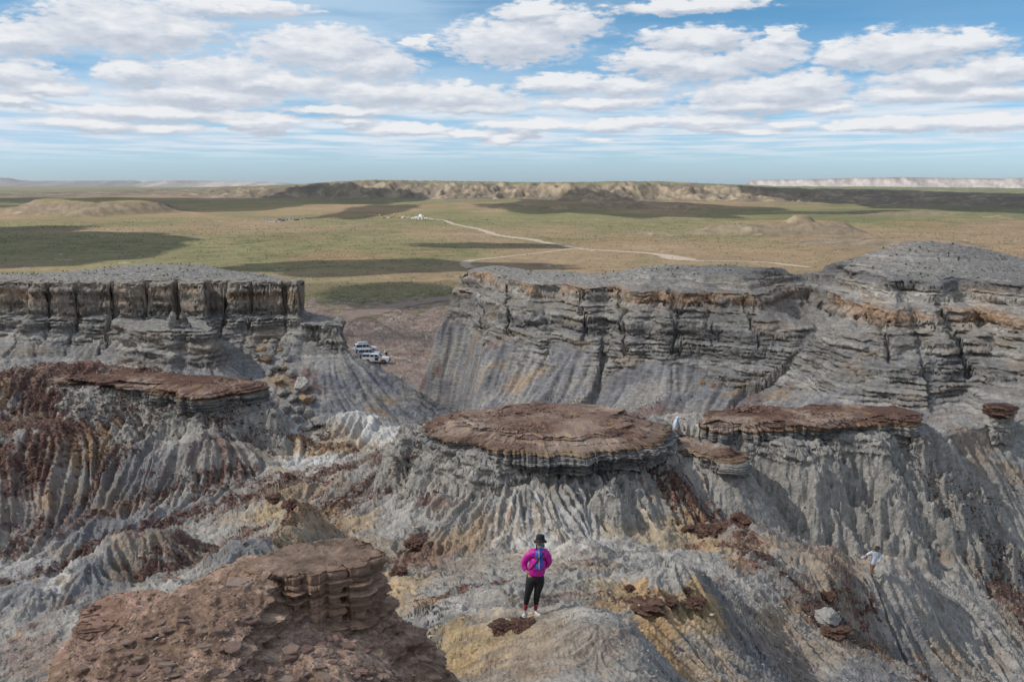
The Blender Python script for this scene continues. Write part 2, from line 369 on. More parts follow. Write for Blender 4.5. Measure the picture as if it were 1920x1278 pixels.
hill = np.exp(-((GX - 45) / 6) ** 2 - ((GY - 112) / 6) ** 2) * 2.3 + np.exp(-((GX - 53) / 5) ** 2 - ((GY - 112) / 6) ** 2) * 1.1
hill += np.exp(-((GX - 19.5) / 5.5) ** 2 - ((GY - 126) / 5) ** 2) * 0.9
HR += hill * (sR < 0) * ss(sR, 0, -5)

# ---- flat caps (hard brown layer)
def capz(L, z): return [P(a, b, z=z)[:2] for a, b in L]
CC = capz([(786,800),(808,816),(850,830),(900,840),(960,845),(1020,845),(1080,842),(1150,838),(1205,828),(1236,812),(1240,796),(1205,777),(1140,766),(1080,758),(1000,755),(940,760),(880,769),(820,783)], -12.15)
ws = noise(T_rough, GX, GY, 11) * .50; ws2 = noise(T_rough, GX, GY, 11, 3, 3) * .50
sC, _ = poly_dist(CC, GX + wx * 0.22 + ws, GY + wy * 0.22 + ws2)
HC = interp_profile(sC, [(-6, -12.2), (-1.0, -12.35), (-0.2, -12.55), (0.15, -12.75), (0.6, -13.15), (1.5, -14.1), (6, -19)])
CR = capz([(1300,800),(1345,803),(1400,806),(1480,803),(1560,800),(1640,796),(1700,789),(1712,779),(1690,768),(1600,763),(1500,768),(1400,762),(1340,776)], -12.35)
sK, _ = poly_dist(CR, GX + wx * 0.22 + ws, GY + wy * 0.22 + ws2)
HK = interp_profile(sK, [(-3, -12.5), (-0.6, -12.7), (0.0, -12.95), (0.3, -13.1), (1.6, -14.8), (6, -20)])
CLg = capz([(100,716),(160,722),(230,726),(300,730),(400,735),(458,730),(468,719),(420,708),(380,712),(300,700),(200,692),(120,696)], -12.3)
sE, _ = poly_dist(CLg, GX + wx * 0.22 + ws, GY + wy * 0.22 + ws2)
HE = interp_profile(sE, [(-3, -12.3), (-0.6, -12.5), (0.1, -12.8), (1.2, -13.6), (6, -18)])
# low dark ledge with small caps right of the central cap, pedestal rock at far right
CD = capz([(1215,835),(1290,838),(1370,852),(1372,842),(1310,815),(1240,800)], -12.9)
sD, _ = poly_dist(CD, GX + wx * 0.15, GY + wy * 0.15)
HD = interp_profile(sD, [(-2, -13.1), (-0.2, -13.15), (0.3, -13.35), (1.2, -14.4), (5, -19)])
CF = capz([(1715,812),(1780,806),(1850,800),(1900,792),(1990,780),(2100,770),(2100,745),(1900,760),(1760,790)], -13.5)
sF, _ = poly_dist(CF, GX + wx * 0.3, GY + wy * 0.3)
HF = interp_profile(sF, [(-3, -13.3), (-0.3, -13.5), (0, -13.7), (0.3, -14.5), (1.6, -15.8), (6, -21)])

# ---- badland relief on B
mask_b = ss(GY, 85, 70)
slopeB = np.hypot(*np.gradient(B, DTH)) / R
lump = noise(T_fbm, GX, GY, 11, 3, 1)
lump2 = np.abs(noise(T_mid, GX, GY, 2.6, 5, 2, base=20.0))
quiet = np.exp(-((GX - 0.5) / 1.1) ** 2 - ((GY - 18.7) / 1.6) ** 2)
Bd = B + (lump * 0.11 * np.clip(GY / 40, .4, 1) + (0.6 - lump2) * 0.09 * np.clip(GY / 40, .45, 1)) * ss(GY, 160, 120) * (1 - 0.8 * quiet)
# separate domes and knolls: px, py(top), d, radius, height
for (px, py, d, rx, ry, h) in ((560,985,41.5,1.25,1.5,1.5),(545,1000,39.5,.8,1.1,.9),(275,1065,40,2.2,2,1.6),(1690,1050,43,1.5,1.3,1.0),(1150,1185,17.6,1.1,1.5,.45),(680,800,60.5,2.2,1.4,.8),
                              (740,806,59,1.6,1.2,.5),(50,1120,37,2,2,1.0),(190,1100,38,1.2,1.6,1.0),(470,1040,37.5,1.4,1.6,1.1),(1310,1105,30,1.2,1.2,.7),(1250,1120,29,.9,.9,.4),(900,1155,21.3,1.1,1.1,.3),
                              (1000,760,95,4,5,2.5),(1150,765,88,3.5,3,1.8),(1210,770,84,2.5,3,1.5),(1290,770,80,3,3,1.4),(1100,1010,38,.9,1.1,.5),(1560,1120,39.5,1.2,1.2,.9),(1700,1110,41.5,1.6,1.3,.9),
                              (1440,960,44.5,1.0,1.0,.5),(100,860,56,3,2,.8),(330,870,55,3.2,1.6,.9),(420,850,55.5,2,1.5,.8),(1340,780,66,3,3,1.6),(1870,900,56,2.5,2,.8)):
    x, y, _ = P(px, py, d)
    quiet = np.maximum(quiet, .55 * np.exp(-(((GX - x) / rx) ** 2 + ((GY - y) / ry) ** 2))); Bd = Bd + h * np.exp(-(((GX - x) / rx) ** 2 + ((GY - y) / ry) ** 2) ** 1.5)
x, y, _ = P(1268, 812, 50.5); Bd = Bd - 1.0 * np.exp(-(((GX - x) / 1.3) ** 2 + ((GY - y) / 1.2) ** 2) ** 1.5)

for s_c, am in ((sC, .35), (sK, .3), (sE, .2)): Bd = Bd - am * np.exp(-((s_c - .5) / 1.3) ** 2) * (GY < 62) * ss(GY, 70, 40) * (s_c > -2)
dx0, dy0, _ = P(1150, 1190, 17.6); quiet = np.maximum(quiet, .8 * np.exp(-((GX - dx0) / 1.6) ** 2 - ((GY - dy0) / 2.4) ** 2))
stack = [Bd, HLall, HR, HC, HK, HE, HD, HF]
H0 = np.maximum.reduce(stack)
RID = np.argmax(np.stack(stack), 0).astype(np.int8)
del stack

# ---- stream lines: line integral convolution of noise down the slopes
def blur1(a, k, axis):
    if k < 1: return a
    w = np.hanning(2 * k + 3)[1:-1]; w /= w.sum()
    p = np.pad(a, [(k, k) if ax == axis else (0, 0) for ax in (0, 1)], 'edge'); out = np.zeros_like(a)
    for i, q in enumerate(w):
        out += q * (p[i:i + a.shape[0], :] if axis == 0 else p[:, i:i + a.shape[1]])
    return out.astype(np.float32)
def blur(a, k): return blur1(blur1(a, k, 0), k, 1)
Hs = blur(H0, 4); Hflow = blur(H0, 9)
gy, gx = np.gradient(blur(H0, 14), DTH)
gl = np.hypot(gx, gy) + 1e-6
NXo = -(gy / gl * np.sin(TH) + gx / gl * np.cos(TH)); NYo = -(gy / gl * np.cos(TH) - gx / gl * np.sin(TH))   # outward horizontal normal (world)
gy, gx = np.gradient(Hs, DTH)
SL = (np.hypot(gx, gy) / R).astype(np.float32)
gy, gx = np.gradient(Hflow, DTH); gl = np.hypot(gx, gy) + 1e-6                  # true slope
dx_ = (gx / gl).astype(np.float32); dy_ = (gy / gl).astype(np.float32)
def lic(src, n):
    out = src.copy(); w = 1.0
    for sgn in (1, -1):
        i = np.broadcast_to(np.arange(NR, dtype=np.float32)[:, None], src.shape).copy(); j = np.broadcast_to(np.arange(NTH, dtype=np.float32)[None], src.shape).copy()
        for k in range(n):
            i0 = np.clip(np.rint(i), 0, NR - 1).astype(np.int32); j0 = np.clip(np.rint(j), 0, NTH - 1).astype(np.int32)
            i += sgn * 1.5 * dy_[i0, j0]; j += sgn * 1.5 * dx_[i0, j0]
            i0 = np.clip(np.rint(i), 0, NR - 1).astype(np.int32); j0 = np.clip(np.rint(j), 0, NTH - 1).astype(np.int32)
            wk = 0.5 + 0.5 * cos(pi * (k + 1) / (n + 1))
            out += wk * src[i0, j0]
    out -= out.mean(); return (out / out.std()).astype(np.float32)
def gnoise(seed, k):
    a = np.random.default_rng(seed).standard_normal((NR, NTH)).astype(np.float32)
    a = blur(a, k); return a / a.std()
RILL = lic(gnoise(21, 3), 34)
RILL2 = lic(gnoise(22, 1), 20)
STREAK = lic(RILL2 * 0.6 + gnoise(23, 1), 16)

cell = R * DTH
wl = 0.45 + 0.55 * ss(R, 60, 20)
SL = np.minimum(SL, blur(SL, 9) * 1.2)
rillh = (np.minimum(np.abs(RILL) * 1.5, 1.3) - 0.7) * cell * 5.5 * np.clip(SL * 1.6, 0, 1.2)
rillh += (np.minimum(np.abs(RILL2) * 1.5, 1.2) - 0.6) * cell * 2.6 * np.clip(SL * 1.6, 0, 1)
soft = np.where((RID == 0), 1.0, 0.0)
cliffy = ((RID == 1) | (RID == 2))
under = np.where(cliffy & (H0 < -19.5), 1.0, 0.0)
capm = (RID >= 3)
Hg = H0 + rillh * np.clip(soft + under * 0.24 + capm * ss(-H0, 13.4, 14.4) * .6, 0, 1) * (1 - .7 * quiet) * (1 - ss(GY, 120, 150) * (RID == 0))
Hg = (Hg + 0.25 * noise(T_rough, GX, GY, 30, 1, 3) * (RID == 0) * ss(GY, 150, 200) * ss(GY, 300, 250)).astype(np.float32)
# ------------------------------------------------------------------ adaptive mesh over the grid: dense where the relief is steep
FULLM = True
def columns():
    a = np.linspace(radians(-30.5), radians(30.5), 1240 if FULLM else 700)
    l = np.linspace(radians(-36.5), radians(-30.6), 50); r = np.linspace(radians(30.6), radians(36.5), 50)
    return np.concatenate([l, a, r])
MTH = columns()
MR = 1300 if FULLM else 800
jc = (MTH - TH0) / DTH
j0 = np.floor(jc).astype(int); fj = (jc - j0).astype(np.float32)
colH = Hs[:, j0] * (1 - fj) + Hs[:, j0 + 1] * fj
phi = np.arctan2(colH, np.exp(lr)[:, None])
dphi = np.abs(np.diff(phi, axis=0))
dns = np.minimum(dphi, 0.03) + 0.22 * DTH
vis = np.diff(phi, axis=0) > 0
dns = np.where(vis, dns, dns * 0.45)
dns = blur1(dns.astype(np.float32), 10, 1); dns = blur1(dns, 1, 0)
cum = np.concatenate([np.zeros((1, len(MTH))), np.cumsum(dns, 0)], 0)
cum /= cum[-1:]
q = np.linspace(0, 1, MR)
MI = np.empty((MR, len(MTH)), np.float32)
rows = np.arange(NR)
for c in range(len(MTH)):
    MI[:, c] = np.interp(q, cum[:, c], rows)
MJ = np.broadcast_to(jc.astype(np.float32)[None], MI.shape)
i0 = np.minimum(MI.astype(np.int32), NR - 2); jj0 = np.broadcast_to(j0[None], MI.shape)
fi = MI - i0; fjj = np.broadcast_to(fj[None], MI.shape)
def bil(Fd):
    return (Fd[i0, jj0] * (1 - fi) * (1 - fjj) + Fd[i0, jj0 + 1] * (1 - fi) * fjj + Fd[i0 + 1, jj0] * fi * (1 - fjj) + Fd[i0 + 1, jj0 + 1] * fi * fjj).astype(np.float32)
def near(Fd): return Fd[np.clip(np.rint(MI), 0, NR - 1).astype(int), np.clip(np.rint(MJ), 0, NTH - 1).astype(int)]
mr = np.exp(math.log(RMIN) + DTH * MI)
mx = (mr * np.sin(MTH[None])).astype(np.float32); my = (mr * np.cos(MTH[None])).astype(np.float32)
mz = bil(Hg); msl = bil(SL); nx = bil(NXo); ny = bil(NYo); rid = near(RID)
mril = bil(RILL); mril2 = bil(RILL2); mstr = bil(STREAK); msL = bil(sL2); msR = bil(sR2); msC = bil(sC); msK = bil(sK); msE = bil(sE)

def pick(px, py):
    """first ground point seen through a place of the photograph (used to read off real positions)"""
    dx, dy, dz = raydir(px, py)
    j = int(round((math.atan2(dx, dy) - TH0) / DTH)); j = min(max(j, 0), NTH - 1)
    t = Hs[:, j] / np.exp(lr); s = dz / math.hypot(dx, dy)
    k = np.nonzero(t > s)[0]
    r = math.exp(lr[k[0]]) if len(k) else RMAX
    h = math.hypot(dx, dy)
    return (dx / h * r, dy / h * r, s * r)

# strata: a hard/soft sequence read by height
zt = np.arange(-45, 0, 0.01)
r1 = np.random.default_rng(5)
lay = np.zeros_like(zt); layc = np.zeros_like(zt)
z_ = -45.0
while z_ < 0:
    h_ = r1.choice([0.18, 0.28, 0.4, 0.6, 0.9], p=[.25, .3, .25, .14, .06]); v_ = r1.uniform(-1, 1)
    m_ = (zt >= z_) & (zt < z_ + h_); f_ = (zt[m_] - z_) / h_
    lay[m_] = v_ * 0.6 + (0.35 - np.abs(f_ - .5) ** 2 * 2.6) * 0.9 - 0.9 * (f_ < 0.16)
    layc[m_] = r1.uniform(-1, 1)
    z_ += h_
def layer(z, tab): return np.interp(z, zt, tab).astype(np.float32)
zw = mz + noise(T_fbm, mx, my, 60, 7, 7) * 0.20 + noise(T_fbm2, mx, my, 7, 2, 8) * 0.03
Lh = layer(zw, lay); Lc = layer(zw, layc)
hcoord = mx * 0.9 - my * 0.45
steep = ss(msl, 0.75, 1.7)
n_big = noise(T_fbm, mx, my, 22, 8, 1); n_med = noise(T_fbm2, mx, my + mz, 6, 8, 2); n_fin = noise(T_rough, mx, my + mz * 1.3, 2.2, 8, 3); n_bd = noise(T_fbm, mx, my + mz, 9, 4, 9)
isL = (rid == 1); isR = (rid == 2); cl = (isL | isR)
strata_zone = np.where(isL, ss(mz, -22.6, -20.8), np.where(isR, ss(mz + .9 * n_bd, -21.0 + .6 * ss(mx, 0, 42), -18.8 - .4 * ss(mx, 0, 42)), 0.0)).astype(np.float32)
patch = 0.55 + 0.45 * np.clip(noise(T_fbm, hcoord, mz * 3, 14, 3, 3), -1, 1)
disp = cl * strata_zone * ss(msl, .35, 1.0) * (0.52 * Lh * patch + 0.20 * noise(T_rough, hcoord * .5, mz * 2.2, 7) + 0.05 * noise(T_rough, hcoord * .5, mz * 2.5, 2.2, 4))
capz_ = (rid >= 3) & (rid <= 7)
Lh2 = layer(mz * 1.0 * 2.6 + noise(T_fbm2, mx, my, 5) * 0.1, lay)
disp = disp + capz_ * ss(msl, .4, 1.0) * ss(mz, -13.9, -13.5) * (0.10 * Lh2 + 0.07 * noise(T_rough, hcoord, mz * 3, 3))
mxo = mx + nx * disp; myo = my + ny * disp
rough = noise(T_rough, mx, my + mz * .7, 4.0) * 0.03 * np.clip(my / 45, .3, 1.5) + noise(T_rough, mx + mz * .5, my, .9, 2) * 0.006
farm = ss(my, 160, 130)
bad = ((rid == 0) | (rid > 2) | (cl & (mz < -19)))
crust = np.abs(noise(T_mid, mx, my + mz, 1.1, 5, 6, base=20.0))
mzo = mz + rough * farm * np.where(bad, 1.0, 0.6) - 0.10 * np.minimum(crust, 1.0) * farm * np.where(rid == 0, 1.0, 0.0) * np.clip(my / 40, .4, 1)

# ------------------------------------------------------------------ pigments
def C(*v): return np.array(v, np.float32)
LG = C(.325, .305, .278); BG = C(.185, .182, .188); DG = C(.12, .118, .125); OC = C(.40, .265, .14); YE = C(.41, .31, .185); RB = C(.105, .060, .048); MB = C(.235, .16, .125)
WH = C(.52, .505, .48); OR = C(.40, .20, .08); TAN = C(.30, .235, .175); GR = C(.315, .298, .275)
def mixc(col, c, a):
    a = np.clip(a, 0, 1)[..., None].astype(np.float32)
    return col * (1 - a) + c * a
col = np.empty(mx.shape + (3,), np.float32)
col[:] = LG
col = mixc(col, BG, ss(n_big * .7 + n_med * .6, 0.2, 1.6) * .75)
col = mixc(col, WH, ss(-n_big * .5 + n_bd * .7, 0.7, 2.0) * .35)
col = mixc(col, TAN, ss(n_bd - n_med * .4, 0.6, 1.8) * .55)
# coloured patches of the badlands: px, py, half width px, half height px, colour, strength
PATCH = [
 (100,950,160,60,MB,.5),(240,760,210,60,RB,.9),(90,720,120,45,RB,.95),(60,850,120,50,MB,.55),(280,700,300,18,MB,.7),(700,830,90,30,TAN,.7),(480,800,70,16,OC,.8),(560,850,130,20,YE,.7),(600,905,150,30,TAN,.6),
 (390,770,90,16,WH,.9),(620,790,110,16,WH,.95),(690,800,70,22,WH,.8),(370,850,130,38,LG,.8),(190,840,70,40,LG,.7),(250,920,120,20,MB,.6),(230,970,120,30,BG,.85),(150,1000,100,20,BG,.7),(430,1000,80,24,LG,.7),
 (60,1090,80,20,WH,.8),(30,1060,60,22,WH,.5),(40,1120,60,40,BG,.9),(180,1100,60,50,BG,.9),(280,1050,55,40,TAN,.7),(440,1050,60,60,BG,.8),(520,960,40,36,YE,.8),(580,1000,50,28,LG,.8),(545,1000,30,40,YE,.6),
 (40,1180,60,40,LG,.8),(60,1240,60,40,MB,.6),(640,920,80,30,MB,.5),(680,960,60,60,LG,.8),(830,900,120,50,LG,.7),(900,960,120,60,LG,.7),(1000,900,120,30,LG,.8),(1090,930,80,40,BG,.6),(1180,900,80,40,BG,.5),
 (830,1100,90,60,LG,.4),(740,1090,50,30,YE,.8),(870,1060,90,30,TAN,.6),(850,1190,80,60,YE,1.0),(930,1180,80,40,YE,.8),(900,1230,80,30,OC,.4),(970,1230,90,40,TAN,.6),(1040,1200,60,40,TAN,.7),(1150,1190,80,60,LG,.8),(1120,1210,60,40,TAN,.5),(1060,1060,90,40,TAN,.55),(1180,1120,70,30,OC,.6),(1120,1090,60,26,YE,.5),(820,1010,70,30,OC,.5),(700,1030,60,30,TAN,.5),(1420,940,80,24,OC,.6),(1560,1060,60,30,OC,.4),(1040,1110,60,40,LG,.8),
 (1060,1000,90,40,WH,.55),(1240,1180,80,80,OC,.9),(1300,1160,60,60,YE,.9),(1270,1010,90,24,YE,.6),(1390,1010,60,30,OC,.6),(1450,950,90,14,OC,.8),(1500,960,50,12,OC,.7),(1330,1230,60,50,LG,.8),(1480,1240,60,60,MB,.45),
 (1500,1090,60,60,TAN,.5),(1400,900,110,40,LG,.55),(1500,900,110,60,GR,.5),(1600,900,90,60,GR,.5),(1560,990,120,24,BG,.6),(1680,960,60,50,BG,.5),(1640,1040,60,40,TAN,.5),(1600,1130,70,30,MB,.55),(1700,1180,60,60,BG,.8),(1660,1250,80,30,BG,.7),
 (1750,880,60,50,GR,.7),(1800,840,90,20,TAN,.5),(1880,880,60,30,GR,.7),(1850,930,50,40,LG,.6),(1790,1000,60,60,TAN,.7),(1830,1150,70,60,GR,.8),(1850,1020,80,70,TAN,.6),(1750,1120,40,40,GR,.6),(1780,1200,60,40,GR,.7),
]
deb_patch = []
def patch_mask(px, py, hw, hh, d=None):
    x, y, z = pick(px, py)
    dd = math.hypot(x, y)
    a = hw / FPX * dd
    p0 = pick(px, py + hh); p1 = pick(px, py - hh)
    b = max(min(abs(math.hypot(p1[0], p1[1]) - math.hypot(p0[0], p0[1])) / 2, dd * .12), a * 0.25)
    zt_ = abs(p1[2] - p0[2]) / 2 + 1.0
    ux, uy = x / dd, y / dd
    rx = (mx - x) * uy - (my - y) * ux; ry = (mx - x) * ux + (my - y) * uy
    return rx / a, ry / b
for (px, py, hw, hh, cc, st) in PATCH:
    rx, ry = patch_mask(px, py, hw, hh)
    dq = np.sqrt(rx * rx + ry * ry)
    m = (dq < 2.2)
    v = ss(1.25 - dq[m] + 0.42 * n_med[m] + 0.18 * n_fin[m] + 0.15 * mstr[m], 0.0, 0.55) * st
    if cc is RB or cc is MB: deb_patch.append((m, v * (1.0 if cc is RB else .3)))
    sub_ = col[m]; col[m] = sub_ * (1 - v[:, None]) + cc * v[:, None]
deb = np.zeros(mx.shape, np.float32)
def stroke_dist(L):
    w3 = [pick(a, b) for a, b in L]
    d, _ = poly_dist([(a, b) for a, b, _ in w3], mx + .25 * n_med, my + .25 * n_fin, closed=False)
    return d
# runs of brown rubble: pixel points, half width px, strength
RUNS = [([(800,800),(650,930),(480,990),(300,1060)],26,.75),([(790,850),(640,960),(520,1010)],14,.7),([(560,900),(350,960),(150,1040),(0,1100)],22,.85),([(700,850),(560,900),(440,930)],20,.8),([(620,870),(480,900),(380,920)],16,.7),([(480,880),(250,940),(60,1000)],14,.7),([(230,830),(130,960),(0,1040)],14,.7),([(300,700),(230,760),(60,850)],40,1.0),
        ([(330,740),(280,780)],34,1.0),([(150,700),(60,760),(0,800)],34,1.0),([(420,810),(560,820),(640,840)],14,.8),([(1220,860),(1290,930),(1380,980)],30,1.0),([(1230,870),(1350,990),(1440,1060),(1540,1150),(1640,1220),(1740,1278)],26,1.0),
        ([(1700,820),(1780,900),(1850,1000),(1910,1080)],24,1.0),([(1790,930),(1860,1030),(1920,1140)],46,1.0),([(1690,810),(1760,890),(1820,960)],20,.9),([(1880,1050),(1940,1150)],20,.8),([(940,1090),(860,1110),(800,1130)],26,.9),([(770,1000),(800,1030)],18,.7),([(1130,1110),(1240,1120)],8,.8),
        ([(1740,870),(1830,920),(1920,900)],8,.6),([(1480,880),(1500,960)],6,.7),([(1150,870),(1160,960)],5,.5),([(1560,1100),(1620,1130)],12,.8),([(1560,1170),(1600,1200)],16,.8),([(1000,752),(1200,770),(1300,740),(1330,700)],10,.7)]
for m, v in deb_patch: deb[m] = np.maximum(deb[m], v)
for L, hw, st in RUNS:
    hw = hw * 1.3; st = min(1.0, st * 1.15)
    dd = stroke_dist(L)
    x, y, z = pick(*L[len(L) // 2]); w_ = hw / FPX * math.hypot(x, y)
    m = dd < w_ * 3
    v = ss(1.15 - dd[m] / w_ + 0.55 * mstr[m] + .35 * n_fin[m], 0.1, .8) * st * ss(n_fin[m] + mstr[m] * .5, -1.3, -0.1)
    cc = RB * (1 + .35 * n_fin[m][:, None])
    deb[m] = np.maximum(deb[m], v)
    col[m] = col[m] * (1 - v[:, None]) + cc * v[:, None]
# wash: mineral stains drawn out down the slopes
lowp = noise(T_fbm2, mx, my + mz, 13, 6, 2)
col = mixc(col, OC * .9, ss(mstr * .7 + lowp * .9, .8, 2.0) * .6 * (rid == 0)); col = mixc(col, TAN * .8, ss(-mstr * .6 + n_bd * .6 + .3 * mril2, .7, 1.8) * .55 * (rid == 0))
col = mixc(col, RB * 1.6, ss(mstr * .8 - lowp * .8 + n_med * .4, 1.1, 2.2) * .55 * (rid == 0)); col = mixc(col, WH, ss(-mril2 * .5 + mstr * .6 - n_bd * .3, 1.1, 2.0) * .4 * (rid == 0))
# general thin scatter of rust debris in streaks on slopes
col = mixc(col, RB * 1.25, ss(mstr + n_med * .8, 1.5, 2.4) * .6 * (rid == 0))
# downslope wash: pale and dark runs
col *= (1 + 0.15 * mril2 + 0.10 * mstr * (rid == 0))[..., None].clip(.5, 1.6)
col = mixc(col, DG * 1.3, ss(-mril2 * .6 - np.abs(mril) * 0 + n_fin * .3, 1.1, 2.0) * .35 * (rid == 0))

# valley floor and plain
GRN = C(.090, .110, .040); OLV = C(.185, .165, .082); TANP = C(.25, .178, .108); PINK = C(.235, .178, .148)
def plain_color(x, y):
    r = np.hypot(x, y)
    k1 = noise(T_fbm, x, y * .55, 900, 1, 1); k2 = noise(T_fbm2, x, y * .6, 240, 2, 2); k3 = noise(T_rough, x, y, 70, 2, 3); k4 = noise(T_rough, x, y, 14, 4, 1)
    g = ss(k1 * .8 + k2 * .55 + .55 - .7 * ss(x / np.maximum(y, 1), 0.02, .35) - .5 * ss(r, 1500, 500) * 0 , -0.7, 0.9)
    c = TANP * (1 - g[..., None]) + OLV * g[..., None]
    c = mixc(c, GRN, ss(k2 * .6 + k3 * .5 + k1 * .5 + .25 * (1 - g) * -1, 0.1, 1.5) * .5 * g)
    c = mixc(c, C(.30, .185, .11), ss(k1 * -.6 + k2 * .8, .8, 2) * .6)
    c = mixc(c, C(.07, .085, .035), ss(k4 + k3 * .35, 1.0, 1.9) * ss(r, 1300, 500) * .8)
    c = mixc(c, C(.5, .47, .40), ss(k3 * .7 + k4 * .5 - k2 * .3, 1.9, 2.5) * .55)
    return c
pm = ss(my, 140, 175) * (rid == 0)
pc = plain_color(mx, my)
# bare reddish floor with pale wash lines, grass beyond
bare = ss(282 - my + 14 * n_bd + 10 * n_med - .45 * np.maximum(-mx - 55, 0) , -8, 8) * ss(mx, -150, -80)
vf = PINK * (1 + .12 * n_med[..., None] + .08 * n_fin[..., None])
vf = mixc(vf, RB * 1.5, ss(n_big + n_bd * .5, .8, 1.7) * .5)
wash = np.abs(noise(T_fbm, mx, my * .45, 60, 6, 6)) 
vf = mixc(vf, C(.14, .15, .07), ss(wash, .16, .05) * ss(n_fin, -.6, .8) * .6)
vf = mixc(vf, WH * .85, ss(wash, .045, .015) * .8 * ss(n_fin, -1, 0))
pc = pc * (1 - bare[..., None]) + vf * bare[..., None]
m = pm[..., None]; col = col * (1 - m) + pc * m
# red foot slopes by the valley
vb = ss(my, 78, 95) * ss(my, 175, 140) * (rid == 0)
vcol = mixc(np.broadcast_to(PINK, col.shape).copy(), RB * 1.2, ss(n_med + mstr * .7, -.2, .9) * .8)
vcol = mixc(vcol, GR, ss(-n_med + mstr * .4, .2, 1.2) * .7)
m = vb[..., None]; col = col * (1 - m) + vcol * m

# cliffs
tab_noise = Lc * 0.5
v = np.clip(.5 + .6 * Lc + .12 * n_med, 0, 1)[..., None]
ccol = GR * .62 * (1 - v) + LG * 1.12 * v
ccol = mixc(ccol, BG, ss(layer(zw * 1.0 - 3.3, layc) + n_med * .3, .1, .9) * .65)
thin = layer(zw * 2.4 - 1.0, layc)
ccol *= (1 + .28 * thin)[..., None]
oz = np.where(isL, -14.2, -12.75) + n_med * .12
oband = np.exp(-((zw - oz) / np.where(isL, .9, .75)) ** 2) * ss(noise(T_fbm, hcoord, mz * 4, 16, 1, 5) + np.where(isR, .35, -.15), -.5, .8)
ccol = mixc(ccol, OR * (1 + .2 * n_fin[..., None]), oband * .62)
ccol = mixc(ccol, TAN * .9, np.where(isL, ss(mz, -17.0, -16.2) * .45, 0.15 * ss(mz, -15, -14)))
ccol = mixc(ccol, TAN * .95, ss(noise(T_fbm2, hcoord, mz * 3, 12, 1, 5), .7, 1.6) * .5)
# foot slopes: blue-grey clay with rills, rust and ochre patches
foot = 1 - strata_zone
blue = mixc(np.broadcast_to(BG * 1.25, col.shape).copy(), LG * .85, ss(n_bd + mril2 * .35 + .2, -.4, 1.0) * .9)
blue = mixc(blue, DG * 1.2, ss(-n_bd + n_med * .4, .7, 1.7) * .6)
blue = mixc(blue, OC * .8, ss(noise(T_fbm2, mx, my + mz, 14, 9, 9) + mstr * .25, .9, 1.8) * .55)
blue = mixc(blue, RB * 1.3, ss(mstr * .7 + noise(T_fbm, mx, my + mz, 18, 2, 9), 1.3, 2.2) * .7)
blue *= (1 + .14 * mril2 + .08 * mstr)[..., None]
ccol = ccol * (1 - foot[..., None]) + blue * foot[..., None]
# tops: grey-brown soil
tops = ss(msl, .45, .2)
ccol = mixc(ccol, C(.25, .235, .22) * (1 + .15 * n_fin[..., None]), tops * strata_zone * .9)
ccol = mixc(ccol, DG, isR * ss(mx, 18, 34) * np.exp(-((mz + 9.7) / .45) ** 2) * .8)
ccol = mixc(ccol, C(.10, .11, .05), tops * strata_zone * ss(n_fin + n_med * .4, 1.1, 1.7) * .6)
col = np.where(cl[..., None], ccol, col)
# caps
top_c = mixc(np.broadcast_to(MB, col.shape).copy(), RB * 1.25, ss(n_med + .6 * n_fin, -.1, 1.1))
top_c = mixc(top_c, C(.28, .21, .175), ss(n_bd, .2, 1.2) * .6)
top_c = mixc(top_c, DG * C(1.0, .72, .62), (rid == 4) * ss(mx, 13.5, 17.5) * .8 + (rid == 5) * ss(n_med, -.8, .5) * .6)
side = mixc(np.broadcast_to(GR * .85, col.shape).copy(), BG * .9, ss(n_med, -.3, .9))
side *= (1 + .18 * layer(mz * 3.1, layc))[..., None]
for k, ztop in ((3, -11.5), (4, -11.5), (5, -11.5), (6, -11.5), (7, -12.0)):
    edge = ss(mz + .06 * n_fin, ztop - .06, ztop + .06)
    cc_ = top_c if k != 6 else top_c * .6 + side * .4
    if k < 6: cc_ = cc_ * (1 + .30 * layer(mz * 7.0 + .8 * n_med, layc) * ss(mz, ztop + .75, ztop + .35) * ss(msl, .06, .2))[..., None].clip(.5, 1.6)
    e3 = np.exp(-((mz - ztop) / .16) ** 2)[..., None] * .45
    kc = side * (1 - edge[..., None]) + cc_ * edge[..., None]
    kc = kc * (1 - e3) + OC * .9 * e3
    below = ss(mz, ztop - .75, ztop - 1.1)[..., None] if k != 7 else ss(mz, ztop - 4, ztop - 5)[..., None]
    if k == 7: kc = mixc(side, TAN, ss(n_med, -.2, .8) * .7)
    col = np.where((rid == k)[..., None], kc * (1 - below) + (LG * .85 * (1 + .15 * mril2[..., None])) * below, col)
col = col * (1 + .10 * n_fin + .05 * noise(T_rough, mx, my + mz, .7, 3, 3) * ss(my, 90, 30))[..., None].clip(.6, 1.5)
col = np.clip(col, .015, .8)
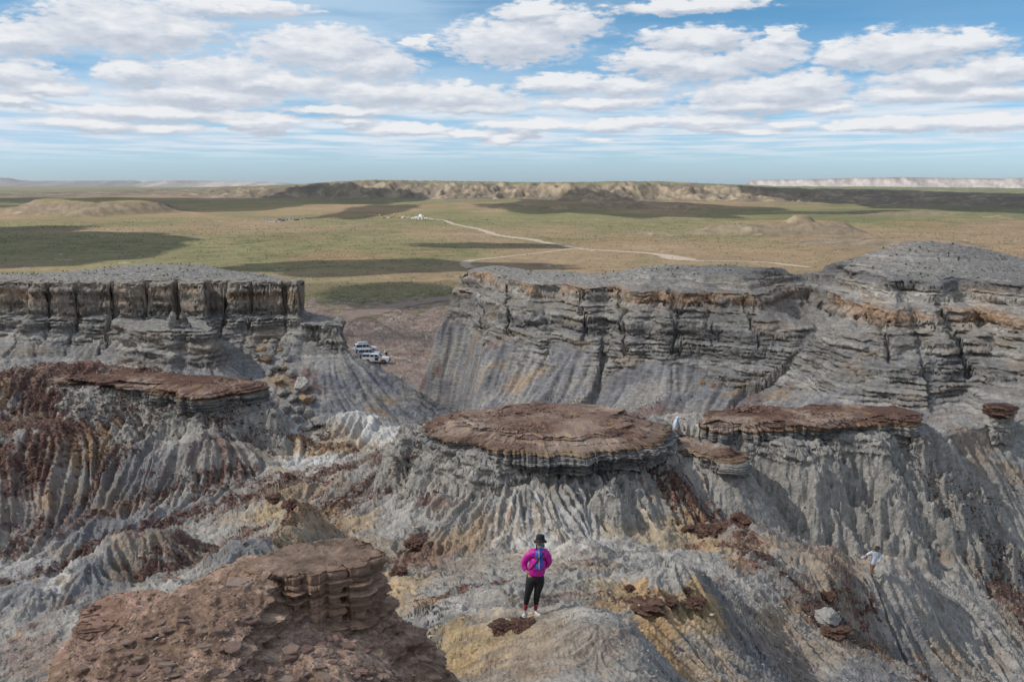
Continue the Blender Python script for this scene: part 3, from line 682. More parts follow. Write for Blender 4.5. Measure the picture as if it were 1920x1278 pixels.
# ------------------------------------------------------------------ linking helpers
def tag(o, label=None, cat=None, group=None, kind=None):
    if label: o['label'] = label
    if cat: o['category'] = cat
    if group: o['group'] = group
    if kind: o['kind'] = kind
    return o
def mesh_from_arrays(name, V, Fq, colr=None, smooth=True):
    me = bpy.data.meshes.new(name)
    nv, nf = len(V), len(Fq); k = Fq.shape[1]
    me.vertices.add(nv); me.vertices.foreach_set('co', V.astype(np.float32).ravel())
    me.loops.add(nf * k); me.loops.foreach_set('vertex_index', Fq.astype(np.int32).ravel())
    me.polygons.add(nf); me.polygons.foreach_set('loop_start', (np.arange(nf) * k).astype(np.int32))
    try: me.polygons.foreach_set('loop_total', np.full(nf, k, np.int32))
    except Exception: pass
    me.polygons.foreach_set('use_smooth', np.full(nf, smooth))
    if colr is not None:
        a = me.color_attributes.new('pigment', 'FLOAT_COLOR', 'POINT')
        a.data.foreach_set('color', np.concatenate([colr, np.ones((nv, 1))], 1).astype(np.float32).ravel())
    me.update(calc_edges=True)
    return me
def grid_faces(nr, nc):
    i = np.arange(nr * nc).reshape(nr, nc)
    return np.stack([i[:-1, :-1], i[:-1, 1:], i[1:, 1:], i[1:, :-1]], -1).reshape(-1, 4)
def sub_mesh(name, V, Fq, colr, mat, **k):
    used = np.unique(Fq); remap = np.zeros(len(V), np.int64); remap[used] = np.arange(len(used))
    me = mesh_from_arrays(name, V[used], remap[Fq], colr[used])
    me.materials.append(mat)
    o = bpy.data.objects.new(name, me); S.collection.objects.link(o); tag(o, **k)
    return o
def earth_material(name, bumps, rough=0.95, var=0.35, vscale=(9.0, 40.0), squash=None):
    """bare earth or rock: pigment of each place, broken up by grain and relief"""
    m = bpy.data.materials.new(name); m.use_nodes = True; t = m.node_tree; t.nodes.clear()
    out = t.nodes.new('ShaderNodeOutputMaterial'); b = t.nodes.new('ShaderNodeBsdfPrincipled'); t.links.new(b.outputs[0], out.inputs[0])
    b.inputs['Roughness'].default_value = rough; b.inputs['Specular IOR Level'].default_value = 0.15
    at = t.nodes.new('ShaderNodeAttribute'); at.attribute_name = 'pigment'
    tc_ = t.nodes.new('ShaderNodeTexCoord'); vec = tc_.outputs['Object']
    if squash:
        mp = t.nodes.new('ShaderNodeMapping'); mp.inputs['Scale'].default_value = squash; t.links.new(vec, mp.inputs[0]); vec = mp.outputs[0]
    c = at.outputs['Color']
    for s_ in vscale:
        n = t.nodes.new('ShaderNodeTexNoise'); n.inputs['Scale'].default_value = s_; n.inputs['Detail'].default_value = 4; n.inputs['Roughness'].default_value = .7
        t.links.new(vec, n.inputs['Vector'])
        f = nmaprange(t, n.outputs['Fac'], .25, .75, 1 - var, 1 + var)
        vm = t.nodes.new('ShaderNodeVectorMath'); vm.operation = 'SCALE'; t.links.new(c, vm.inputs[0]); t.links.new(f, vm.inputs['Scale']); c = vm.outputs[0]
    t.links.new(c, b.inputs['Base Color'])
    nrm = None
    for (s_, dist, det, kind) in bumps:
        if kind == 'v':
            n = t.nodes.new('ShaderNodeTexVoronoi'); n.inputs['Scale'].default_value = s_; n.feature = 'F1'; o_ = n.outputs['Distance']
        else:
            n = t.nodes.new('ShaderNodeTexNoise'); n.inputs['Scale'].default_value = s_; n.inputs['Detail'].default_value = det; n.inputs['Roughness'].default_value = .65; o_ = n.outputs['Fac']
        t.links.new(vec, n.inputs['Vector'])
        bp = t.nodes.new('ShaderNodeBump'); bp.inputs['Strength'].default_value = 1.0; bp.inputs['Distance'].default_value = dist
        t.links.new(o_, bp.inputs['Height'])
        if nrm: t.links.new(nrm, bp.inputs['Normal'])
        nrm = bp.outputs[0]
    if nrm: t.links.new(nrm, b.inputs['Normal'])
    return m
M_bad = earth_material('clay badland', [(2.2, .11, 8, 'n'), (10, .035, 3, 'v')], vscale=(22.0,), var=.2)
M_cliff = earth_material('layered cliff rock', [(0.9, .34, 8, 'n')], vscale=(2.2, 9.0), squash=(.45, .45, 3.0))
M_cap = earth_material('brown cap rock', [(2.2, .08, 6, 'n'), (9, .03, 3, 'v')], vscale=(5.0, 22.0))
M_floor = earth_material('dry plain', [(0.35, .5, 5, 'n')], vscale=(.5, 2.5), var=.2)

V = np.stack([mxo, myo, mzo], -1).reshape(-1, 3)
Fq = grid_faces(*mx.shape); CV = col.reshape(-1, 3)
fr = rid.reshape(-1)[Fq[:, 0]]; fy_ = my.reshape(-1)[Fq[:, 0]]
cls = np.where(fr == 0, np.where(fy_ > 150, 8, 0), fr)
Fq = Fq[:, ::-1]
for k, nm, mt in ((0, 'badland_ground', M_bad), (1, 'cliff', M_cliff), (2, 'cliff', M_cliff), (3, 'mesa', M_cap), (4, 'mesa', M_cap), (5, 'rock_ledge', M_cap), (6, 'rock_ledge', M_cap), (7, 'rock_ledge', M_cap), (8, 'valley_floor', M_floor)):
    Fk = Fq[cls == k]
    if len(Fk): sub_mesh(nm, V, Fk, CV, mt, kind='structure')
# ------------------------------------------------------------------ open plain, far hills and escarpments
def D34(px, py, z=-34.0): return P(px, py, z=z)
def ridge_noise(x, y, wl, s=0):
    return 1 - np.minimum(np.abs(noise(T_fbm if s % 2 == 0 else T_fbm2, x, y, wl, s, s * 2)) * 1.3, 1.6)
fth = np.linspace(radians(-37), radians(37), 900)
flr = np.concatenate([np.linspace(float(lr[-1]), math.log(4200), 620), np.linspace(math.log(4200), math.log(13800), 130)[1:]])
FT, FL = np.meshgrid(fth, flr); FR = np.exp(FL)
fx = FR * np.sin(FT); fy = FR * np.cos(FT); fz = np.full(fx.shape, -34.0)
fz += (noise(T_fbm, fx, fy, 1200, 3, 3) * 1.3 + noise(T_fbm2, fx, fy, 300, 3, 3) * .35) * ss(FR, 340, 700) * ss(FR, 9000, 3000)
fz -= 1.5 * ss(FR, 2600, 5000)
pxf = 960 + FPX * fx / fy
fcol = plain_color(fx, fy)
rn = ridge_noise(fx, fy, 90, 2); rn2 = ridge_noise(fx, fy, 34, 3)
MESAC = C(.20, .16, .115); PALE = C(.36, .29, .205)
def mound(px, pb, pt, hw, depth, flat, pale, sh=0.0):
    """low mesa or cone: pixel centre, base line, top line, half width, depth in metres"""
    global fz, fcol
    x, y, z = D34(px, pb); h = y * (raydir(px, pt)[2] / raydir(px, pt)[1] - raydir(px, pb)[2] / raydir(px, pb)[1])
    a = hw / FPX * y
    yy = y + depth
    d = np.sqrt(((fx - x) / a) ** 2 + ((fy - yy) / depth) ** 2) + .07 * noise(T_fbm, fx, fy, a * 1.5, 4, px % 7) + .02 * (rn - .3)
    prof = ss(1.0 - d, 0, 1 - flat) if flat > 0 else np.clip(1 - d, 0, 1) ** .85
    fz += h * prof * (1 + .0 * d) + (rn2 - .4) * h * .04 * prof * (d > flat)
    m = ss(1.0 - d, -.02, .15) * ss(prof, 1.0, .8)
    fcol = mixc(fcol, MESAC * (1 + .12 * noise(T_rough, fx, fy, 40)[..., None]), m * .85)
    fcol = mixc(fcol, PALE * .9, m * ss(noise(T_fbm2, fx, fy, 60, 7, px % 5) + (rn2 - .5) + pale, .8, 1.6) * .9)
mound(110, 403, 379, 185, 110, .55, -.9)
mound(1520, 441, 417, 200, 75, .45, -.35)
mound(1515, 437, 424, 32, 18, .3, 1.6)
mound(1302, 397, 382, 42, 45, 0, .9)
mound(1215, 395, 386, 40, 40, 0, .2); mound(1170, 395, 385, 60, 50, .3, -.2); mound(1070, 396, 386, 90, 60, .5, -.1); mound(950, 394, 386, 45, 50, .3, .1)
mound(1700, 404, 398, 170, 60, .3, .1); mound(1900, 412, 406, 30, 20, 0, .9); mound(1240, 437, 433, 60, 20, .2, 0); mound(1750, 470, 455, 190, 60, .3, -.9)
# main line of hills
sk_p = [-200, 0, 60, 200, 330, 420, 470, 540, 570, 600, 640, 700, 780, 900, 1000, 1080, 1160, 1240, 1290, 1360, 1450, 1560, 1700, 1920, 2200]
sk_y = [364, 362, 361, 358, 355, 351, 350, 347, 345, 342, 339, 336, 337, 339, 341, 340.5, 338.5, 339, 342, 346, 351, 354, 358, 364, 366]
bs_p = [-200, 0, 330, 480, 560, 700, 860, 1000, 1100, 1250, 1400, 1560, 1700, 1920, 2200]
bs_y = [371, 371, 369, 371, 373, 373, 376, 376, 380, 376, 378, 381, 388, 392, 392]
def tpx(py): dx, dy, dz = raydir(960, py); return dz / dy
base_t = np.interp(pxf, bs_p, [tpx(v) for v in bs_y]); top_t = np.interp(pxf, sk_p, [tpx(v) for v in sk_y])
d0 = -34.0 / base_t
d0 = d0 * (1 + .03 * noise(T_fbm, fx, fy * .3, 500, 1, 9))
rise = np.maximum(420 + 120 * noise(T_fbm2, fx, fy, 900, 5, 5), 220)
sH = (fy - d0) / rise
zt_h = top_t * (d0 + rise) + 0.0
hh = zt_h + 34.0
prof = np.interp(sH, [0, .12, .3, .55, .8, 1.0, 1.25], [0, .16, .42, .60, .86, 1.0, 1.0])
gul = ridge_noise(fx, fy * .55, 210, 4); gul2 = ridge_noise(fx, fy * .6, 80, 5)
er = np.clip(prof * (1.15 - prof) * 3.6, 0, 1)
hz_ = hh * np.clip(prof - er * (.20 * (1 - gul) * .9 + .13 * (1 - gul2)), 0, None)
act = ss(sH, 0, .05) * ss(FR, 5200, 4200) * ss(pxf, -300, 100)
fz = np.where(sH > 0, np.maximum(fz, -34 + hz_), fz)
fz = lerp(fz, -36.0, ss(fy, 3400, 4000) * (pxf > -400))
slope_f = np.hypot(np.gradient(fz, axis=0) / (np.gradient(FL, axis=0)), np.gradient(fz, axis=1) / (fth[1] - fth[0])) / FR
hc = mixc(np.broadcast_to(C(.20, .16, .115), fcol.shape).copy(), PALE * .95, ss(gul2 + .6 * noise(T_fbm, fx, fy, 120, 2, 6) + slope_f * 1.3, .8, 1.7) * .85)
hc = hc * .9; hc = mixc(hc, C(.12, .105, .085), ss(-gul + .5 * noise(T_fbm2, fx, fy, 200, 2, 6), -.2, .9) * .6)
hc = mixc(hc, C(.17, .175, .10), ss(sH, .95, 1.15) * .8)
hm = ss(sH, 0, .06) * ss(fy, 3900, 3300)
fcol = mixc(fcol * 1.0, C(0, 0, 0), hm * 0) * (1 - hm[..., None]) + hc * hm[..., None]
# pale escarpment at the far right
def scarp(pp, yt, yb, dist, run, colr, colr2, ribs):
    global fz, fcol
    tt = np.interp(pxf, pp, [tpx(v) for v in yt]); w = ss(pxf, pp[0], pp[0] + 40) * ss(pxf, pp[-1], pp[-1] - 40)
    s = (fy - dist + 120 * noise(T_fbm, fx, fx * 0 + dist, 1500, 1, 1)) / run
    top = tt * (dist + run)
    p_ = np.interp(s, [0, .25, .8, .86, 1], [0, .22, .78, .97, 1.0])
    rb = ridge_noise(fx, fy * .08, ribs, 4)
    zz = -36 + (top + 36) * (p_ - .22 * (1 - rb) * np.clip(p_ * (1 - p_) * 4, 0, 1))
    zz = lerp(np.full_like(zz, -36.0), zz, w)
    k = (s > 0) & (w > 0)
    fz = np.where(k, np.maximum(fz, zz), fz)
    cc = mixc(np.broadcast_to(colr, fcol.shape).copy(), colr2, ss(1 - rb, .5, 1.1) * .6)
    cc = mixc(cc, C(.20, .16, .13), ss(p_, .93, .97) * ss(s, 3, 1) * .6)
    m = (ss(s, -.02, .03) * w * k)[..., None]
    fcol = fcol * (1 - m) + cc * m
scarp([1370, 1420, 1480, 1560, 1680, 1790, 1860, 1920, 2300], [340, 337, 336.5, 334.5, 332.5, 334, 335, 332.5, 331], 356, 4900, 500, C(.46, .41, .37), C(.30, .27, .26), 190)
scarp([250, 300, 350, 430, 480, 520, 560, 640], [341, 339.5, 338.5, 339.5, 340, 342, 345, 347], 350, 7800, 800, C(.42, .36, .32), C(.2, .2, .2), 500)
scarp([-600, -100, 0, 30, 48, 70, 140, 260, 300], [333, 333, 333, 334, 337.5, 339, 339, 338.5, 339], 350, 9800, 900, C(.24, .22, .20), C(.17, .17, .17), 600)
Vf = np.stack([fx, fy, fz], -1).reshape(-1, 3)
fF = grid_faces(*fx.shape)[:, ::-1]
fcf = np.clip(fcol, .015, .85).reshape(-1, 3)
hid = hm.reshape(-1)[fF[:, 0]] > .5
scp = (fy.reshape(-1)[fF[:, 0]] > 4300)
M_plain = earth_material('steppe', [(.05, 1.2, 5, 'n')], vscale=(.02, .12), var=.22)
M_hill = earth_material('eroded hills', [(.02, 2.5, 6, 'n')], vscale=(.012, .05), var=.2)
sub_mesh('steppe_plain', Vf, fF[~hid & ~scp], fcf, M_plain, kind='structure')
sub_mesh('hills', Vf, fF[hid & ~scp], fcf, M_hill, kind='structure')
sub_mesh('far_escarpment', Vf, fF[scp], fcf, M_hill, kind='structure')

def ground_z(x, y):
    r = math.hypot(x, y); t = math.atan2(x, y)
    if r < math.exp(float(lr[-2])):
        i = (math.log(r / RMIN)) / DTH; j = (t - TH0) / DTH
        i0_, j0_ = int(i), int(j); a, b = i - i0_, j - j0_
        return float(Hg[i0_, j0_] * (1 - a) * (1 - b) + Hg[i0_ + 1, j0_] * a * (1 - b) + Hg[i0_, j0_ + 1] * (1 - a) * b + Hg[i0_ + 1, j0_ + 1] * a * b)
    i = int(np.searchsorted(flr, math.log(r))) - 1; j = int((t - fth[0]) / (fth[1] - fth[0]))
    i = min(max(i, 0), len(flr) - 2); j = min(max(j, 0), len(fth) - 2)
    a = (math.log(r) - flr[i]) / (flr[i + 1] - flr[i]); b = (t - fth[j]) / (fth[1] - fth[0])
    return float(fz[i, j] * (1 - a) * (1 - b) + fz[i + 1, j] * a * (1 - b) + fz[i, j + 1] * (1 - a) * b + fz[i + 1, j + 1] * a * b)

# ------------------------------------------------------------------ fair weather clouds overhead: their shade lies on the rocks and the plain
M_cloud = bpy.data.materials.new('cloud'); M_cloud.use_nodes = True
t = M_cloud.node_tree; t.nodes.clear()
o_ = t.nodes.new('ShaderNodeOutputMaterial'); a_ = t.nodes.new('ShaderNodeBsdfDiffuse'); b_ = t.nodes.new('ShaderNodeBsdfTranslucent'); m_ = t.nodes.new('ShaderNodeMixShader')
a_.inputs[0].default_value = (.9, .9, .9, 1); b_.inputs[0].default_value = (.93, .93, .93, 1); m_.inputs[0].default_value = .78
t.links.new(a_.outputs[0], m_.inputs[1]); t.links.new(b_.outputs[0], m_.inputs[2]); t.links.new(m_.outputs[0], o_.inputs[0])
M_thin = M_cloud.copy(); M_thin.name = 'thin cloud'
t = M_thin.node_tree; tr_ = t.nodes.new('ShaderNodeBsdfTransparent'); m2_ = t.nodes.new('ShaderNodeMixShader'); m2_.inputs[0].default_value = .74
ou_ = [n for n in t.nodes if n.type == 'OUTPUT_MATERIAL'][0]; mi_ = [n for n in t.nodes if n.type == 'MIX_SHADER' and n != m2_][0]
t.links.new(mi_.outputs[0], m2_.inputs[1]); t.links.new(tr_.outputs[0], m2_.inputs[2]); t.links.new(m2_.outputs[0], ou_.inputs[0])
def cloud(x0, x1, y0, y1, alt=400, gz=-34, seed=0, thick=.16, n=4, mat=None):
    cx, cy = (x0 + x1) / 2, (y0 + y1) / 2; a, b = (x1 - x0) / 2, (y1 - y0) / 2
    k = (alt - gz) / SUN_DIR.z
    c = Vector((cx, cy, gz)) + SUN_DIR * k
    bm = bmesh.new(); bmesh.ops.create_icosphere(bm, subdivisions=n, radius=1)
    me = bpy.data.meshes.new('cloud'); bm.to_mesh(me); bm.free()
    co = np.empty(len(me.vertices) * 3, np.float32); me.vertices.foreach_get('co', co); co = co.reshape(-1, 3)
    f = 1 + .22 * noise(T_fbm, co[:, 0], co[:, 1] + co[:, 2], 2.6, seed, seed + 1) + .10 * noise(T_fbm2, co[:, 0], co[:, 1] - co[:, 2], .8, seed, 2)
    co = co * f[:, None]
    th_ = min(a, b) * thick * 2
    co[:, 2] = np.where(co[:, 2] > 0, co[:, 2] * th_, co[:, 2] * th_ * .18)
    co[:, 0] *= a; co[:, 1] *= b
    me.vertices.foreach_set('co', co.ravel()); me.polygons.foreach_set('use_smooth', np.ones(len(me.polygons), bool)); me.update()
    me.materials.append(mat or M_cloud)
    o = bpy.data.objects.new('cloud', me); o.location = c; S.collection.objects.link(o); tag(o, kind='structure')
    return o
cloud(-330, 330, -150, 285, alt=420, seed=1, n=5, mat=M_thin)
def cloud_px(px0, px1, py0, py1, alt=400, gz=-34, seed=0):
    """shade wanted between two lines of the plain"""
    ya = P(960, py1, z=gz)[1]; yb = P(960, py0, z=gz)[1]; ym = (ya + yb) / 2
    alt = max(300, yb * 1.12 * .178 + 60)
    cloud((px0 - 960) / FPX * ym, (px1 - 960) / FPX * ym, ya, yb, alt, gz, seed)
for i, (a, b, c, d) in enumerate([(-150,330,442,500),(-100,120,425,452),(480,1010,488,514),(600,900,530,570),(740,1060,455,464),(-200,200,384,388),(260,720,371,389),(-100,360,371,377),(60,200,460,475)]):
    cloud_px(a, b, c, d, 420, -34, 3 + i)
cloud_px(630, 745, 362, 372, 440, -16, 21); cloud_px(915, 1290, 364, 379, 440, -22, 22); cloud_px(1560, 2100, 368, 401, 440, -30, 23); cloud_px(1330, 1700, 394, 399, 440, -32, 24)

# ------------------------------------------------------------------ air: distance haze over the plain
M_haze = bpy.data.materials.new('haze'); M_haze.use_nodes = True; t = M_haze.node_tree; t.nodes.clear()
o_ = t.nodes.new('ShaderNodeOutputMaterial'); v_ = t.nodes.new('ShaderNodeVolumePrincipled'); v_.inputs['Color'].default_value = (.80, .89, 1, 1); v_.inputs['Density'].default_value = 3.2e-5; v_.inputs['Anisotropy'].default_value = .2
t.links.new(v_.outputs[0], o_.inputs['Volume'])
bm = bmesh.new(); bmesh.ops.create_cube(bm, size=1, matrix=Matrix.Translation((0, 6600, -8)) @ Matrix.Diagonal((22000, 15200, 74, 1)))
me = bpy.data.meshes.new('haze'); bm.to_mesh(me); bm.free(); me.materials.append(M_haze); o = bpy.data.objects.new('haze', me); S.collection.objects.link(o); tag(o, kind='stuff')
# ------------------------------------------------------------------ brown rock bench in the foreground
FR0, FR1 = 7.2, 15.0
fdt = 0.00095
gth = np.arange(radians(-31), radians(-2.2), fdt); glr = np.arange(math.log(FR0), math.log(FR1), fdt)
HT, HLr = np.meshgrid(gth, glr); HRr = np.exp(HLr); bx = HRr * np.sin(HT); by = HRr * np.cos(HT)
rim = [(60,1330,-5.0),(118,1278,-5.0),(125,1200,-5.0),(150,1145,-4.9),(190,1112,-4.8),(320,1107,-4.72),(370,1082,-4.65),(430,1052,-4.6),(500,1036,-4.5),(560,1019,-4.45),(600,1013,-4.42),(655,1013,-4.42),(694,1026,-4.42),(702,1060,-4.6),(725,1100,-4.9),(770,1150,-5.2),(812,1200,-5.55),(830,1240,-5.75),(832,1278,-5.9),(835,1340,-6.0)]
RP = [P(a, b, z=c) for a, b, c in rim]
fp = [P(a, b, z=c) for a, b, c in rim + [(300,1150,-4.78),(450,1120,-4.72),(500,1200,-4.88),(650,1180,-5.12),(620,1278,-5.05),(400,1278,-4.85),(250,1200,-4.88),(200,1278,-4.95),(740,1190,-5.5),(770,1278,-5.75),(700,1240,-5.2),(560,1150,-4.9),(690,1150,-5.12),(600,1110,-4.88),(650,1090,-4.96),(700,1105,-5.1),(540,1095,-4.62),(520,1110,-4.70),(500,1080,-4.5),(470,1095,-4.62),(440,1080,-4.62)]]
fp = np.array(fp); ft_ = np.arctan2(fp[:, 0], fp[:, 1]); fl_ = np.log(np.hypot(fp[:, 0], fp[:, 1]))
nn = len(fp); D = np.sqrt((ft_[:, None] - ft_[None]) ** 2 + (fl_[:, None] - fl_[None]) ** 2 + 1e-3); A = np.zeros((nn + 1, nn + 1)); A[:nn, :nn] = D - np.eye(nn) * .01; A[:nn, nn] = 1; A[nn, :nn] = 1
w_ = np.linalg.solve(A, np.concatenate([fp[:, 2], [0]]))
bz = np.full(bx.shape, w_[nn])
for k in range(nn): bz += w_[k] * np.sqrt((HT - ft_[k]) ** 2 + (HLr - fl_[k]) ** 2 + 1e-3)
e1 = noise(T_fbm, bx, by, 3.2); e2 = noise(T_fbm2, bx, by, 3.2, 5, 5); e3 = noise(T_fbm, bx, by, 5, 1, 2)
so, ao = poly_dist([(a, b) for a, b, _ in RP] + [(0.5, 4), (-9, 4)], bx + .07 * e1, by + .09 * e2)
so = so.astype(np.float64)
blk = [P(a, b, z=-4.42)[:2] for a, b in ((470,1052),(560,1022),(655,1013),(720,1020),(712,1044),(694,1052),(640,1056),(585,1064),(540,1070),(500,1072))]
sbk, _ = poly_dist(blk, bx + .06 * e1, by + .07 * e2)
fadeb = ss((bx - P(455, 1060, z=-4.45)[0]), 0, .9)
fadeb = np.where(by > 10, fadeb, fadeb)
bo_ = [P(a, b, z=-4.42)[:2] for a, b in ((478,1058),(500,1042),(560,1022),(620,1014),(655,1013),(690,1022),(698,1032),(696,1044),(670,1052),(610,1062),(545,1074),(500,1076))]
sbo, _ = poly_dist(bo_, bx + .05 * e1, by + .05 * e2)
x6 = P(640, 1060, z=-4.5)[0]; x5 = P(520, 1060, z=-4.5)[0]
bz = np.maximum(bz, np.where(sbo > -.5, -4.40 - (.30 + .55 * ss(bx, x5, x6)) * np.maximum(sbo, 0) - .75 * ss(bx, x5, x6), -9))
bench = bz + .05 * e3 * ss(-so, 0, .5)
# thin ledges: the bench is a stack of weathered plates
def plates(z, th_, k=3.5):
    q_ = z / th_; f = q_ - np.floor(q_)
    return (np.floor(q_) + f ** k) * th_
bw = bench + .03 * e1 + .05 * e3
bench = lerp(bench, plates(bw, .09, 5) - .02, .85 * ss(noise(T_fbm2, bx, by, 4, 7, 7), -.8, .6))
bench = bench + .014 * noise(T_rough, bx, by, 1.2, 2, 2)
top = -4.42 + .02 * e1 + .03 * e3
bp_ = np.interp(sbk, [-1, -.02, .02, .08, .10, .2, .22, .30, .34, .5, .8], [0, 0, -.07, -.09, -.2, -.22, -.37, -.39, -.55, -.70, -1.2])
block = top + bp_
fzz = bench
edge = np.interp(so, [-.12, 0, .10, .18, .35, .6, 1.0, 2.0, 4.0], [0, -.03, -.25, -.40, -.75, -1.1, -1.7, -3.0, -5.5])
edge = edge * np.where((ao > 0) & (bx > P(705, 1080, z=-4.8)[0]), .8, 1.0)
fzz = fzz + edge
gr_, gt_ = np.gradient(blur(fzz.astype(np.float32), 16), fdt)
gn = np.hypot(gr_, gt_) + 1e-6; fsl = gn / HRr
fnx = -(gr_ / gn * np.sin(HT) + gt_ / gn * np.cos(HT)); fny = -(gr_ / gn * np.cos(HT) - gt_ / gn * np.sin(HT))
Lf = layer(fzz * 3.4 + 0 + .35 * noise(T_fbm, bx, by, 4, 5, 1), lay)
hc_ = bx * .8 + by * .6
dsp = ss(fsl, .5, 1.3) * (.085 * Lf + .05 * noise(T_rough, hc_ * .6, fzz * 2.5, 1.6))
# resample rows where the ground falls away so that the faces keep their detail
phi_ = np.arctan2(blur(fzz.astype(np.float32), 2), HRr); dp_ = np.abs(np.diff(phi_, axis=0)); vis_ = np.diff(phi_, axis=0) > 0
dd_ = np.minimum(dp_, .02) * np.where(vis_, 1, .35) + .15 * fdt
dd_ = blur1(dd_.astype(np.float32), 8, 1)
cm_ = np.concatenate([np.zeros((1, len(gth))), np.cumsum(dd_, 0)], 0); cm_ /= cm_[-1:]
FN = 1250; fi_ = np.stack([np.interp(np.linspace(0, 1, FN), cm_[:, c], np.arange(len(glr))) for c in range(len(gth))], 1)
ia = np.minimum(fi_.astype(int), len(glr) - 2); fa = fi_ - ia; ja = np.broadcast_to(np.arange(len(gth))[None], ia.shape)
def fb(F_): return F_[ia, ja] * (1 - fa) + F_[ia + 1, ja] * fa
rr_ = np.exp(math.log(FR0) + fdt * fi_)
X_ = rr_ * np.sin(gth)[None]; Y_ = rr_ * np.cos(gth)[None]; Z_ = fb(fzz)
q1 = noise(T_fbm, X_, Y_ + Z_, 2.5, 3, 3); q2 = noise(T_rough, X_, Y_ + Z_ * 2, 1.2, 3, 4); q3 = noise(T_rough, X_ + Y_, Z_ * 4, .5, 3, 5)
so_ = fb(so); sl_ = fb(fsl); bk_ = fb(sbk)
DB = C(.215, .142, .102); LB_ = C(.35, .245, .18)
fc = mixc(np.broadcast_to(DB, X_.shape + (3,)).copy(), LB_, ss(q1 + .4 * q2, -.3, 1.2))
fc = mixc(fc, C(.24, .14, .12), ss(q1 * .5 - X_ * .35 - 1.6 + .3 * q2, 0, .9) * .7)
fc = mixc(fc, LB_ * 1.15, ss(layer(Z_ * 6 + 12, layc) + q3 * .3, .2, .9) * ss(sl_, .5, 1) * .6)
lft = ss(-(X_ / Y_), .41, .45) * ss(so_, 0.05, .18)
fc = mixc(fc, OR * .9, lft * ss(q1 + q2 * .5, -.9, .3) * .8); fc = mixc(fc, WH * .8, lft * ss(q2 - q1, .1, .8) * .8)
rgt = ss(so_, .15, .5) * (X_ / Y_ > -.16)
fc = mixc(fc, C(.33, .25, .195), rgt * .7); fc = mixc(fc, YE * .8, ss(so_, .7, 1.3))
fc *= (1 + .12 * q3 + .10 * q2)[..., None].clip(.6, 1.5)
DSP = fb(dsp)
Vv = np.stack([X_ + fb(fnx) * DSP, Y_ + fb(fny) * DSP, Z_], -1).reshape(-1, 3)
ff = grid_faces(*X_.shape)[:, ::-1]
keep = (so_.reshape(-1)[ff[:, 0]] < 2.6) & (Y_.reshape(-1)[ff[:, 0]] > 6.5)
brown_amp = lambda d: 1.0 if d < .42 else .5
